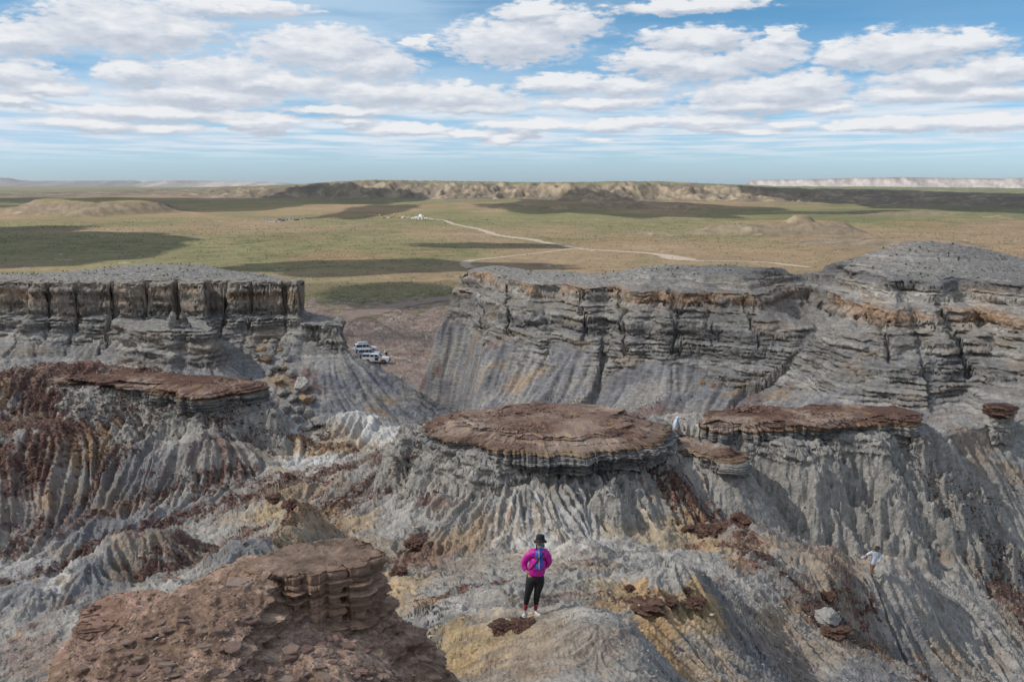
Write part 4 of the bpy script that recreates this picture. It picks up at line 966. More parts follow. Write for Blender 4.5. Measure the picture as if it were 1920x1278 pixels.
def layered_block(outline, ztop, zbot, seed, sc=1.0, prof=None, pig=None, beds=(.018, .03, .045, .07, .10), joint_n=16, N=760, topz=None, amp=1.0):
    """bedded rock: the outline swept down through beds of unequal hardness"""
    r = random.Random(seed); pl = np.array(outline); m = len(pl)
    seg = np.hypot(*(np.roll(pl, -1, 0) - pl).T); L = np.concatenate([[0], np.cumsum(seg)]); u = np.linspace(0, L[-1], N, endpoint=False)
    px_ = np.interp(u, L, np.append(pl[:, 0], pl[0, 0])); py_ = np.interp(u, L, np.append(pl[:, 1], pl[0, 1]))
    k = np.hanning(17 if sc == 1 else 41); k /= k.sum(); px_ = np.convolve(np.tile(px_, 3), k, 'same')[N:2 * N]; py_ = np.convolve(np.tile(py_, 3), k, 'same')[N:2 * N]
    tx = np.roll(px_, -1) - np.roll(px_, 1); ty = np.roll(py_, -1) - np.roll(py_, 1); l = np.hypot(tx, ty); nxx, nyy = ty / l, -tx / l
    if (nxx * (px_ - px_.mean()) + nyy * (py_ - py_.mean())).mean() < 0: nxx, nyy = -nxx, -nyy
    tilt = .02 * (px_ - px_.mean()) * (sc == 1)
    js = [r.uniform(0, L[-1]) for _ in range(joint_n)]; jw = .016 * sc
    wob = (noise(T_fbm, px_, py_, 7 * sc, seed % 7, 3) * (.10 if sc == 1 else .16) + noise(T_rough, px_, py_, 2.2 * sc, seed % 7, 5) * .05 + (0 if sc == 1 else .07) * np.round(noise(T_fbm2, px_, py_, 3.0 * sc, seed % 7, 6) * 1.3)) * sc
    rings = []; cols_ = []
    cx, cy = px_.mean(), py_.mean()
    o0 = prof(0) if prof else 0
    for f in np.concatenate([np.linspace(.004, .9, 26), [.94, .97, .99]]):
        x = cx + (px_ + nxx * o0 - cx) * f; y = cy + (py_ + nyy * o0 - cy) * f
        z = ztop + tilt * f + (.014 * noise(T_rough, x, y, 3.0 * sc) + .010 * np.floor(noise(T_fbm, x, y, 3 * sc, 2, 2) * 1.3)) * sc + (topz(f) if topz else 0)
        rings.append(np.stack([x, y, z], 1)); cols_.append(pig(0, x, y, z) if pig else C(.235, .165, .125) * (1 + .16 * noise(T_rough, x, y, 1.6) + .12 * noise(T_fbm, x, y, 3))[:, None])
    z = ztop + (topz(1) if topz else 0); zt0 = z
    while z > zbot:
        h = r.choice(beds); off = r.uniform(-.05, .045) * sc * amp * (brown_amp(zt0 - z) if prof else 1) + ((zt0 - z) * .06 if not prof else 0)
        t_ = r.uniform(.72, 1.22)
        for q, (dz, do) in enumerate(((0, -.004), (.12, .006), (.5, .010), (.85, .006), (.97, -.008), (1.0, -.022))):
            zz_ = z - h * dz; dep = zt0 - zz_
            j = off + do * sc + (.035 * noise(T_fbm, u, u * 0 + z * 9, 2.2 * sc, seed % 5, 1) + .014 * noise(T_rough, u, u * 0 + zz_ * 6, .9 * sc, 2, 3)) * sc + (prof(dep) if prof else 0) + wob * (1 if not prof else .35 + .65 * min(dep / .4, 1)) + (.42 * max(1 - dep / .38, 0) * noise(T_fbm, px_ + z * 9, py_, 6, 4, 4) if prof else 0)
            jt = sum(np.exp(-((u - c) / jw) ** 2) for c in js) * .05 * sc * (1 if sc == 1 else min(dep / .5, 1) ** 2)
            x = px_ + nxx * (j - jt); y = py_ + nyy * (j - jt); zq = np.full(N, zz_) + tilt + .012 * sc * noise(T_fbm, x, y, 2.5 * sc, 3, 1)
            rings.append(np.stack([x, y, zq], 1))
            cols_.append((pig(dep, x, y, zq) if pig else C(.275, .180, .130) * np.ones((N, 1))) * t_ * (1 + .12 * noise(T_rough, u, u * 0 + zz_ * 5, .8 * sc)[:, None] + .10 * noise(T_fbm, u, u * 0 + zz_ * 3, 2 * sc, 1, 1)[:, None]))
        z -= h
    Vb = np.concatenate(rings); Cb = np.concatenate(cols_); nr_ = len(rings); i = np.arange(nr_ * N).reshape(nr_, N); j = np.roll(i, -1, 1)
    Fb = np.stack([i[:-1], j[:-1], j[1:], i[1:]], -1).reshape(-1, 4)
    e1_ = Vb[Fb[20 * N, 1]] - Vb[Fb[20 * N, 0]]; e2_ = Vb[Fb[20 * N, 3]] - Vb[Fb[20 * N, 0]]
    if np.cross(e1_, e2_)[2] < 0: Fb = Fb[:, ::-1]
    return Vb, Fb, Cb
M_brown = earth_material('brown sandstone', [(9, .035, 7, 'n')], vscale=(14.0, 60.0), var=.3)
sub_mesh('rock_outcrop', Vv, ff[keep], np.clip(fc, .02, .8).reshape(-1, 3), M_brown, kind='structure')
bo = [P(a, b, z=-4.42)[:2] for a, b in ((478,1058),(500,1040),(545,1020),(600,1016),(660,1010),(694,1020),(703,1030),(698,1048),(676,1047),(668,1055),(630,1057),(618,1066),(560,1070),(552,1078),(500,1078))]
Vb, Fb, Cb = layered_block(bo, -4.42, -5.28, 12)
sub_mesh('rock_outcrop', Vb, Fb, np.clip(Cb, .02, .8), M_brown, kind='structure')
bo = [P(a, b, z=-4.88)[:2] for a, b in ((150,1140),(200,1108),(300,1106),(330,1122),(300,1150),(240,1176),(180,1196),(140,1190))]
Vb, Fb, Cb = layered_block(bo, -4.90, -5.7, 17)
sub_mesh('rock_outcrop', Vb, Fb, np.clip(Cb * C(1.05, .92, .9), .02, .8), M_brown, kind='structure')
# the flat brown caps: hard iron-stained beds over a grey band
def cap_pig(red):
    def f(dep, x, y, z):
        n1 = noise(T_fbm, x, y, 6, 3, 3); n2 = noise(T_rough, x, y, 2.5, 3, 4)
        c = mixc(np.broadcast_to(C(.20, .135, .105), (len(x), 3)).copy(), C(.30, .225, .185), ss(n1 + .3 * n2, -.2, 1.2))
        c = mixc(c, C(.115, .062, .048), ss(-n1 * .8 + n2 * .5 + red, .3, 1.2) * .85)
        c = mixc(c, C(.33, .22, .12), ss(n2 + n1 * .3, 1.0, 1.8) * .6)
        g = mixc(np.broadcast_to(C(.235, .22, .205), (len(x), 3)).copy(), C(.15, .15, .16), ss(n2 + .5 * n1, -.3, 1.0) * .8)
        t_ = float(np.clip((dep - BR_D[0]) / .06, 0, 1)); o_ = math.exp(-((dep - BR_D[0]) / .07) ** 2) * .5
        c = c * (1 - t_) + g * t_
        return c * (1 - o_) + C(.30, .20, .10) * o_
    return f
def cap_obj(nm, outline, z, zb, seed, prof, brown, red, topz, beds, sc=3.2, amp=.8):
    global BR_D
    BR_D = (brown,)
    Vb, Fb, Cb = layered_block(outline, z, zb, seed, sc, prof, cap_pig(red), beds, 26, 1500, topz, amp)
    sub_mesh(nm, Vb, Fb, np.clip(Cb, .02, .7), M_cap, kind='structure')
cap_obj('mesa', CC, -11.68, -13.2, 31, lambda d: float(np.interp(d, [0, .10, .28, .40, .46, .85, 1.1, 1.6], [-2.0, -1.6, -.8, -.15, -.02, .05, -.12, -.5])), .45, -.1, lambda f: -.06 * f ** 3, (.05, .07, .10, .14))
cap_obj('mesa', CR, -12.08, -13.3, 32, lambda d: float(np.interp(d, [0, .06, .15, .32, .40, .8, 1.2], [-.5, -.2, .0, .05, -.25, -.05, -.4])), .36, 1.2, lambda f: -.03 * f ** 3, (.06, .09, .14, .2))
cap_obj('rock_ledge', CLg, -12.02, -13.1, 33, lambda d: float(np.interp(d, [0, .06, .15, .32, .42, .8, 1.2], [-.5, -.2, .0, .05, -.2, -.1, -.4])), .38, 1.5, lambda f: -.04 * f ** 3, (.06, .09, .14))
cap_obj('rock_ledge', CD, -13.0, -13.6, 34, lambda d: -.25 + .25 * min(d / .15, 1), .15, .3, None, (.05, .08, .12), 2.6, .5)
def fore_z(x, y):
    r = math.hypot(x, y); i = (math.log(r) - glr[0]) / fdt; j = (math.atan2(x, y) - gth[0]) / fdt
    if not (0 <= i < len(glr) - 1 and 0 <= j < len(gth) - 1): return None, 9, 9
    i, j = int(round(i)), int(round(j)); i = min(i, len(glr) - 1); j = min(j, len(gth) - 1)
    return float(fzz[i, j]), float(so[i, j]), float(fsl[i, j])
# ------------------------------------------------------------------ object helpers
def simple_mat(name, c, rough=.6, metal=0.0, spec=.4, var=.12, vs=20.0, bump=0.0):
    m = bpy.data.materials.new(name); m.use_nodes = True; t = m.node_tree; b = t.nodes['Principled BSDF']
    b.inputs['Roughness'].default_value = rough; b.inputs['Metallic'].default_value = metal; b.inputs['Specular IOR Level'].default_value = spec
    tc_ = t.nodes.new('ShaderNodeTexCoord'); n = t.nodes.new('ShaderNodeTexNoise'); n.inputs['Scale'].default_value = vs; n.inputs['Detail'].default_value = 4
    t.links.new(tc_.outputs['Object'], n.inputs['Vector'])
    c_ = nmix(t, nmaprange(t, n.outputs['Fac'], .3, .7), tuple(v * (1 - var) for v in c), tuple(min(v * (1 + var), 1) for v in c))
    t.links.new(c_, b.inputs['Base Color'])
    if bump:
        bp = t.nodes.new('ShaderNodeBump'); bp.inputs['Distance'].default_value = bump; t.links.new(n.outputs['Fac'], bp.inputs['Height']); t.links.new(bp.outputs[0], b.inputs['Normal'])
    return m
def obj(name, bm, mat, parent=None, smooth=False, loc=None):
    me = bpy.data.meshes.new(name); bmesh.ops.recalc_face_normals(bm, faces=bm.faces); bm.to_mesh(me); bm.free()
    if smooth: me.polygons.foreach_set('use_smooth', np.ones(len(me.polygons), bool))
    me.materials.append(mat)
    o = bpy.data.objects.new(name, me); S.collection.objects.link(o)
    if parent: o.parent = parent
    if loc is not None: o.location = loc
    return o
def empty(name, loc, rz=0, label=None, cat=None, group=None):
    o = bpy.data.objects.new(name, None); S.collection.objects.link(o); o.location = loc; o.rotation_euler = (0, 0, rz); o.empty_display_size = .2
    return tag(o, label, cat, group)
def dup_tree(o, parent=None):
    c = o.copy(); S.collection.objects.link(c); c.parent = parent
    for ch in [q for q in bpy.data.objects if q.parent == o]: dup_tree(ch, c)
    return c
def bm_box(bm, c, s, bevel=0.0, taper=None):
    r = bmesh.ops.create_cube(bm, size=1.0)['verts']
    for v in r:
        if taper and v.co.z > 0: v.co.x *= taper[0]; v.co.y *= taper[1]
        v.co = Vector((v.co.x * s[0] + c[0], v.co.y * s[1] + c[1], v.co.z * s[2] + c[2]))
    if bevel:
        es = {e for v in r for e in v.link_edges}
        bmesh.ops.bevel(bm, geom=list(es), offset=bevel, segments=2, affect='EDGES', profile=.6)
def bm_prism(bm, pts, y0, y1, inset=0.0):
    """side outline (x, z) extruded across y; inset narrows the upper points"""
    a = [bm.verts.new((x, y0 + (inset * w if w else 0), z)) for x, z, w in pts]; b = [bm.verts.new((x, y1 - (inset * w if w else 0), z)) for x, z, w in pts]
    n = len(pts); bm.faces.new(a); bm.faces.new(b[::-1])
    for i in range(n): bm.faces.new((a[i], b[i], b[(i + 1) % n], a[(i + 1) % n]))
def bm_cyl(bm, p0, p1, r0, r1=None, seg=12):
    p0, p1 = Vector(p0), Vector(p1); d = p1 - p0; q = d.to_track_quat('Z', 'Y').to_matrix().to_4x4()
    bmesh.ops.create_cone(bm, cap_ends=True, segments=seg, radius1=r0, radius2=r0 if r1 is None else r1, depth=d.length, matrix=Matrix.Translation((p0 + p1) / 2) @ q)
def skin_obj(name, nodes, edges, mat, parent=None, sub=2):
    """continuous limb surface grown over a skeleton: nodes (x, y, z, r) or (x, y, z, rx, ry)"""
    me = bpy.data.meshes.new(name); me.from_pydata([n[:3] for n in nodes], edges, [])
    o = bpy.data.objects.new(name, me); S.collection.objects.link(o)
    o.modifiers.new('skin', 'SKIN').use_smooth_shade = True
    if not me.skin_vertices: me.attributes
    sv = me.skin_vertices[0].data if len(me.skin_vertices) else None
    for i, n in enumerate(nodes): sv[i].radius = (n[3], n[4] if len(n) > 4 else n[3])
    ss_ = o.modifiers.new('sub', 'SUBSURF'); ss_.levels = sub; ss_.render_levels = sub
    bpy.context.view_layer.update()
    ev = o.evaluated_get(bpy.context.evaluated_depsgraph_get()); nm = bpy.data.meshes.new_from_object(ev)
    o.modifiers.clear(); o.data = nm; nm.materials.clear(); nm.materials.append(mat)
    nm.polygons.foreach_set('use_smooth', np.ones(len(nm.polygons), bool))
    if parent: o.parent = parent
    return o
def skin_ready():
    me = bpy.data.meshes.new('t'); me.from_pydata([(0, 0, 0), (0, 0, 1)], [(0, 1)], []); o = bpy.data.objects.new('t', me); o.modifiers.new('s', 'SKIN')
    return len(me.skin_vertices)
def chain(a, *lists):
    """helper: append polylines, return nodes and edges"""
    nodes, edges = list(a), [(i, i + 1) for i in range(len(a) - 1)]
    for root, pl in lists:
        prev = root
        for p in pl:
            nodes.append(p)
            if prev is not None: edges.append((prev, len(nodes) - 1))
            prev = len(nodes) - 1
    return nodes, edges

M_skin = simple_mat('skin', (.42, .24, .17), .5); M_skin2 = simple_mat('tanned skin', (.33, .17, .11), .5)
M_hair = simple_mat('black hair', (.015, .012, .012), .6); M_black = simple_mat('black cloth', (.012, .012, .014), .75, var=.3, vs=30, bump=.004)
M_pink = simple_mat('magenta nylon', (.50, .010, .30), .5, var=.18, vs=9, bump=.03); M_blue = simple_mat('blue nylon', (.03, .12, .52), .45, vs=12, bump=.01)
M_yel = simple_mat('yellow zip', (.75, .45, .08), .5); M_red = simple_mat('red knit', (.30, .025, .03), .8); M_wht = simple_mat('white leather', (.62, .60, .57), .55)
M_jack = simple_mat('pale cloth', (.55, .60, .68), .7, var=.15, vs=8, bump=.02); M_olive = simple_mat('dark olive cloth', (.03, .034, .02), .85)
M_lens = simple_mat('teal mirror lens', (.02, .28, .33), .12, .6); M_teal = simple_mat('teal cloth', (.01, .20, .18), .7); M_mauve = simple_mat('pink white cloth', (.60, .42, .50), .7); M_navy = simple_mat('navy cloth', (.02, .022, .035), .8)

def fingers(wr, d, side, bend):
    """five finger chains rooted in the palm; wr = palm centre, d = pointing direction, side = thumb side"""
    out = []
    d = Vector(d).normalized(); s = Vector(side).normalized(); b = Vector(bend).normalized(); w = Vector(wr)
    for k, (o_, L) in enumerate(((.030, .060), (.010, .072), (-.010, .068), (-.028, .052))):
        p0 = w + s * o_ + d * .02; p1 = w + s * o_ * 1.15 + d * .055; p2 = p1 + (d * .7 + b * .5).normalized() * L * .45; p3 = p2 + (d * .35 + b * .9).normalized() * L * .5
        out.append([(*p0, .011), (*p1, .0095), (*p2, .009), (*p3, .0075)])
    t0 = w + s * .02 - d * .01; t1 = t0 + s * .035 + d * .02; t2 = t1 + (s * .4 + d).normalized() * .03; t3 = t2 + (d + b * .3).normalized() * .022
    out.append([(*t0, .013), (*t1, .0115), (*t2, .010), (*t3, .008)])
    return [(None, c) for c in out]
def face_parts(root, hc, r, fwd, mats_skin, hair=True):
    pass

# ---- the woman in magenta
gx_, gy_ = P(1003, 1155, 19.3)[:2]
wz = ground_z(gx_, gy_)
target_z = P(1003, 1157, gy_)[2]
WZ = max(target_z, wz + .01)
print('woman', wz, target_z)
wom = empty('person', (gx_, gy_, WZ), 0, 'person in magenta jacket and black bucket hat, hands on hips', 'person')
Nb = [(.02, 0, .90, .13, .10), (.04, 0, 1.05, .105, .085), (.06, 0, 1.20, .12, .09), (.08, 0, 1.33, .09, .075), (.095, -.005, 1.395, .045, .045), (.10, -.015, 1.45, .052, .06), (.105, -.015, 1.52, .074, .085), (.105, -.01, 1.585, .06, .07)]
armL = [(-.08, 0, 1.34, .055), (-.15, .01, 1.32, .05), (-.285, .04, 1.10, .038), (-.17, -.05, .945, .027), (-.135, -.065, .925, .024, .032), (-.10, -.07, .92, .018, .036)]
armR = [(.20, .01, 1.34, .055), (.26, .02, 1.31, .05), (.325, .08, 1.11, .038), (.22, .09, .965, .027), (.19, .10, .945, .02, .034)]
legL = [(-.08, 0, .84, .085), (-.115, -.01, .66, .075), (-.14, -.03, .50, .052), (-.165, -.01, .36, .05), (-.19, 0, .16, .033), (-.195, 0, .08, .035)]
legR = [(.09, 0, .84, .085), (.07, -.01, .66, .075), (.04, -.03, .50, .052), (.03, -.01, .36, .05), (.015, 0, .16, .033), (.015, 0, .08, .035)]
fgL = fingers((-.11, -.07, .92), (1, -.2, -.15), (0, -.2, 1), (.3, .8, 0)); fgR = fingers((.20, .10, .945), (-1, 0, -.1), (0, .3, 1), (0, -.5, -.3))
nd, ed = chain(Nb, (3, armL), (3, armR), (0, legL), (0, legR), *fgL, *fgR)
nose = [(None, [(.115, -.085, 1.515, .012), (.118, -.108, 1.495, .014), (.117, -.098, 1.487, .012)]), (None, [(.032, -.01, 1.51, .012, .02), (.028, -.008, 1.49, .010, .016)]), (None, [(.178, -.01, 1.51, .012, .02), (.182, -.008, 1.49, .010, .016)])]
nd2, ed2 = chain([], *nose)
ed += [(a + len(nd), b + len(nd)) for a, b in ed2]; nd += nd2
skin_obj('body', nd, ed, M_skin, wom)
bm = bmesh.new(); bm_box(bm, (.118, -.094, 1.466), (.045, .014, .011), .004); obj('mouth', bm, simple_mat('lips', (.30, .07, .07), .5), wom)
# jacket: torso and sleeves
jt = [(.02, 0, .84, .175, .14), (.02, -.005, .91, .195, .16), (.035, -.01, .99, .195, .155), (.055, -.01, 1.12, .185, .14), (.07, -.005, 1.25, .18, .13), (.08, 0, 1.345, .145, .10), (.09, 0, 1.40, .066, .062)]
sl = [(-.05, 0, 1.31, .11), (-.13, .01, 1.27, .095), (-.19, .025, 1.18, .088), (-.235, .045, 1.07, .076), (-.20, -.005, .985, .062), (-.185, -.04, .95, .045)]
sr = [(.19, .0, 1.31, .11), (.24, .02, 1.27, .092), (.27, .05, 1.19, .082), (.28, .08, 1.10, .072), (.25, .09, 1.02, .06), (.235, .09, .975, .045)]
nd, ed = chain(jt, (5, sl), (5, sr))
jk = skin_obj('jacket', nd, ed, M_pink, wom)
def strip(name, pts, half, mat, parent, thick=.012):
    bm = bmesh.new(); prev = None
    for (x, y, z, h) in pts:
        a = [bm.verts.new((x - h, y + .012, z)), bm.verts.new((x - h, y, z)), bm.verts.new((x + h, y, z)), bm.verts.new((x + h, y + .012, z))]
        if prev:
            for i in range(4): bm.faces.new((prev[i], prev[(i + 1) % 4], a[(i + 1) % 4], a[i]))
        else: bm.faces.new(a)
        prev = a
    bm.faces.new(prev[::-1]); return obj(name, bm, mat, parent, True)
def surf_y(o, x, z):
    hit, loc, nrm, idx = o.ray_cast(Vector((x, -2, z)), Vector((0, 1, 0)))
    return loc.y if hit else -.12
bpy.context.view_layer.update()
pn = [(.075 + .012 * (1.4 - z), surf_y(jk, .08, z) - .016, z, h) for z, h in ((1.405, .055), (1.37, .066), (1.30, .076), (1.22, .076), (1.14, .070), (1.06, .062), (1.03, .06))]
strip('jacket_panel', pn, .05, M_blue, jk)
zp = [(x, y - .008, z, .0075) for x, y, z, h in pn]; strip('zip', zp, .01, M_yel, jk)
bm = bmesh.new(); bm_box(bm, (.055, surf_y(jk, .06, 1.02) - .002, 1.02), (.25, .02, .025), .006); obj('pocket_flap', bm, simple_mat('dark magenta', (.30, .01, .2), .5), jk)
nd, ed = chain([(.045, .045, 1.40, .022), (.06, -.055, 1.415, .02), (.10, -.07, 1.41, .02), (.145, -.05, 1.415, .02), (.15, .045, 1.40, .022)]); skin_obj('collar', nd, ed, M_blue, jk, 1)
sp = []
for i in range(9):
    f = i / 8; x = .185 - .31 * f; z = 1.375 - .385 * f; sp.append((x, surf_y(jk, x, z) - .010, z, .012))
nd, ed = chain(sp); skin_obj('bag_strap', nd, ed, M_black, wom, 1)
# leggings, socks, shoes
lg = [(.0, 0, .92, .16, .13), (.0, 0, .82, .175, .14)]
l1 = [(-.085, 0, .74, .122), (-.105, -.01, .62, .105), (-.14, -.03, .49, .076), (-.165, -.005, .36, .072), (-.187, 0, .20, .050)]
l2 = [(.10, 0, .74, .122), (.08, -.01, .62, .105), (.045, -.03, .49, .076), (.034, -.005, .36, .072), (.017, 0, .20, .050)]
nd, ed = chain(lg, (1, l1), (1, l2)); skin_obj('leggings', nd, ed, M_black, wom)
for (a, b, tx, ty) in (((-.185, 0), (-.195, 0), -.235, -.16), ((.018, 0), (.015, 0), .11, -.15)):
    nd, ed = chain([(a[0], a[1], .24, .044), (b[0], b[1], .15, .043), (b[0], b[1], .08, .046)]); skin_obj('sock', nd, ed, M_red, wom, 1)
    nd, ed = chain([(b[0], .045, .045, .036), (b[0], .0, .055, .042), ((b[0] + tx) / 2, ty * .5, .045, .040, .04), (tx, ty, .03, .036, .03)]); sh = skin_obj('shoe', nd, ed, M_wht, wom, 2)
    dv = Vector((tx - b[0], ty, 0)).normalized(); nv = Vector((-dv.y, dv.x, 0))
    bm = bmesh.new(); ring = []
    for t_, w_s in ((-.07, .025), (-.05, .038), (.0, .043), (.09, .046), (.16, .045), (.20, .03)):
        c = Vector((b[0], .0, 0)) + dv * t_; ring.append((c + nv * w_s, c - nv * w_s))
    pl = [r[0] for r in ring] + [r[1] for r in ring[::-1]]
    lo = [bm.verts.new((p.x, p.y, -.012)) for p in pl]; hi = [bm.verts.new((p.x, p.y, .022)) for p in pl]
    bm.faces.new(lo[::-1]); bm.faces.new(hi)
    for i in range(len(pl)): bm.faces.new((lo[i], lo[(i + 1) % len(pl)], hi[(i + 1) % len(pl)], hi[i]))
    obj('sole', bm, simple_mat('pale rubber', (.5, .48, .42), .8), sh)
    for q in range(3):
        c = Vector((b[0], 0, 0)) + dv * (.05 + .03 * q); bm = bmesh.new(); bm_cyl(bm, c + nv * .025 + Vector((0, 0, .094 - .008 * q)), c - nv * .025 + Vector((0, 0, .094 - .008 * q)), .004, seg=6); obj('lace', bm, M_black, sh)
# hair, hat, glasses
nd, ed = chain([(.105, .03, 1.54, .078, .07), (.10, .05, 1.47, .07, .05), (.08, .05, 1.40, .055, .035)], (0, [(.035, .0, 1.50, .022), (.03, -.01, 1.43, .02), (.035, -.02, 1.385, .014)]), (0, [(.175, .0, 1.50, .022), (.178, -.005, 1.44, .016)])); skin_obj('hair', nd, ed, M_hair, wom)
def hat(parent, c, r, h, brim, mat, tilt=0, droop=.03):
    bm = bmesh.new(); prof = [(r * .0, h), (r * .55, h * .985), (r * .86, h * .90), (r * .95, h * .7), (r, h * .25), (r * 1.02, 0), (r + brim * .5, -droop * .4), (r + brim, -droop), (r + brim * .98, -droop - .006), (r * .98, -.008)]
    N = 24; rows_ = []
    for (rr, zz) in prof:
        rows_.append([bm.verts.new((rr * cos(2 * pi * k / N), rr * 1.06 * sin(2 * pi * k / N), zz + (.008 * sin(3 * 2 * pi * k / N) if rr > r * 1.1 else 0))) for k in range(N)])
    for a, b in zip(rows_[:-1], rows_[1:]):
        for k in range(N): bm.faces.new((a[k], a[(k + 1) % N], b[(k + 1) % N], b[k]))
    bmesh.ops.remove_doubles(bm, verts=bm.verts, dist=.0005)
    o = obj('hat', bm, mat, parent, True, c); o.rotation_euler = (tilt, 0, 0); return o
hat(wom, (.105, .02, 1.59), .090, .115, .045, M_black, radians(-8))
gl_ = None
for sx in (-1, 1):
    bm = bmesh.new(); bmesh.ops.create_uvsphere(bm, u_segments=12, v_segments=8, radius=1, matrix=Matrix.Translation((.113 + sx * .034, -.092, 1.527)) @ Matrix.Diagonal((.030, .010, .022, 1)))
    o = obj('lens', bm, M_lens, None, True)
    if gl_ is None: bm = bmesh.new(); bm_box(bm, (.113, -.094, 1.535), (.135, .006, .008), .002); gl_ = obj('sunglasses', bm, M_black, wom)
    o.parent = gl_

# ---- the climber in the pale jacket, seen from behind
px_, py_ = P(1636, 1091, 41)[:2]
print('climber', ground_z(px_, py_), P(1636, 1091, 41)[2])
c2p = empty('person', (px_, py_, max(P(1636, 1091, 41)[2], ground_z(px_, py_ + .1) + .02) + .16), 0, 'person in pale blue jacket and dark hat climbing with arm held out, bare legs', 'person')
nd, ed = chain([(-.03, .0, .52, .11), (.0, .02, .70, .10), (.05, .03, .90, .12), (.08, 0, 1.07, .08), (.10, -.02, 1.15, .05), (.11, -.03, 1.24, .08, .09)],
    (3, [(-.08, 0, 1.08, .055), (-.38, -.05, .94, .038), (-.58, -.08, .80, .026), (-.62, -.09, .77, .03, .02)]), (3, [(.20, 0, 1.06, .055), (.25, -.05, .80, .038), (.14, -.12, .60, .026), (.11, -.13, .56, .03, .02)]),
    (0, [(-.09, -.01, .46, .085), (-.075, -.04, .24, .058), (-.06, 0, .10, .042), (-.06, 0, .03, .035), (-.07, -.12, .01, .03)]), (0, [(.03, .05, .46, .085), (.0, .10, .28, .055), (-.02, .16, .15, .042), (-.02, .16, .10, .035), (-.02, .26, .09, .03)]),
    *fingers((-.62, -.09, .77), (-1, -.2, -.5), (0, 1, .2), (0, -.3, -1)), *fingers((.11, -.13, .56), (-.4, -.2, -1), (-1, .2, 0), (-.3, -1, 0)))
skin_obj('body', nd, ed, M_skin2, c2p)
nd, ed = chain([(-.045, .0, .47, .135, .12), (-.03, .0, .60, .145, .125), (.02, .02, .80, .145, .125), (.06, .0, 1.0, .14, .11), (.09, -.01, 1.10, .07)], (3, [(-.09, 0, 1.06, .075), (-.24, -.02, 1.00, .066), (-.36, -.05, .93, .058)]), (3, [(.19, 0, 1.05, .08), (.25, -.03, .90, .068), (.245, -.06, .78, .062), (.16, -.11, .64, .05)]))
skin_obj('jacket', nd, ed, M_jack, c2p)
nd, ed = chain([(-.34, -.045, .95, .048), (-.47, -.06, .87, .042), (-.58, -.08, .80, .034)]); skin_obj('sleeve', nd, ed, M_jack, c2p, 1)
nd, ed = chain([(-.05, .0, .50, .12, .11), (-.05, .0, .44, .12, .11)]); skin_obj('shorts', nd, ed, M_black, c2p, 1)
for x, y, z in ((-.065, -.06, .03), (-.02, .20, .12)):
    nd, ed = chain([(x, y + .07, z + .01, .036), (x, y, z, .04), (x, y - .08, z - .01, .034)]); skin_obj('shoe', nd, ed, M_black, c2p, 1)
hat(c2p, (.115, -.03, 1.24), .10, .11, .07, M_olive, radians(-14), .035)

# ---- the hiker in a white hood behind the central cap
hx, hy = P(1268, 812, 50.5)[:2]; hz0 = P(1268, 779, 50.5)[2] - 1.60
hk = empty('person', (hx, hy, hz0), 0, 'person in white hood with black backpack strap, behind the flat brown cap', 'person')
nd, ed = chain([(0, 0, .86, .12), (-.02, 0, 1.1, .11), (-.03, 0, 1.28, .10), (.02, 0, 1.36, .05), (.05, 0, 1.42, .05), (.07, 0, 1.50, .08, .09)], (0, [(-.05, .07, .80, .08), (-.04, .08, .45, .055), (-.05, .08, .06, .04)]), (0, [(.05, -.07, .80, .08), (.09, -.08, .45, .055), (.04, -.08, .06, .04)]),
    (2, [(-.06, -.16, 1.27, .05), (-.10, -.19, 1.0, .036), (.05, -.2, .84, .025), (.09, -.2, .82, .028, .018)]), (2, [(-.06, .16, 1.27, .05), (-.10, .19, 1.0, .036), (.05, .2, .84, .025), (.09, .2, .82, .028, .018)]), *fingers((.09, -.2, .82), (1, 0, -.3), (0, 0, 1), (0, .6, -.5)), *fingers((.09, .2, .82), (1, 0, -.3), (0, 0, 1), (0, -.6, -.5)))
skin_obj('body', nd, ed, M_skin2, hk)
nd, ed = chain([(-.02, 0, .80, .16, .15), (-.03, 0, 1.0, .16, .15), (-.04, 0, 1.22, .15, .16), (.0, 0, 1.36, .09), (.05, 0, 1.43, .10), (.055, 0, 1.51, .115), (.03, 0, 1.58, .07)], (2, [(-.06, -.17, 1.25, .08), (-.11, -.2, 1.02, .07), (.0, -.21, .88, .055)]), (2, [(-.06, .17, 1.25, .08), (-.11, .2, 1.02, .07), (.0, .21, .88, .055)]))
skin_obj('hooded_jacket', nd, ed, M_jack, hk)
bm = bmesh.new(); bm_box(bm, (.165, 0, 1.545), (.10, .15, .014), .005); obj('cap_peak', bm, M_wht, hk)
nd, ed = chain([(.0, -.12, 1.38, .022), (.09, -.16, 1.25, .022), (.12, -.16, 1.08, .022), (.10, -.15, .92, .022)]); skin_obj('backpack_strap', nd, ed, M_black, hk, 1)
nd, ed = chain([(.0, 0, .84, .13), (.0, 0, .74, .13)], (1, [(-.05, .07, .6, .085), (-.04, .08, .42, .065), (-.05, .08, .1, .05)]), (1, [(.05, -.07, .6, .085), (.08, -.08, .42, .065), (.04, -.08, .1, .05)])); skin_obj('trousers', nd, ed, M_black, hk)
for y in (-.08, .08):
    nd, ed = chain([(-.06, y, .03, .04), (.0, y, .035, .045), (.16, y, .02, .035)]); skin_obj('shoe', nd, ed, M_black, hk, 1)

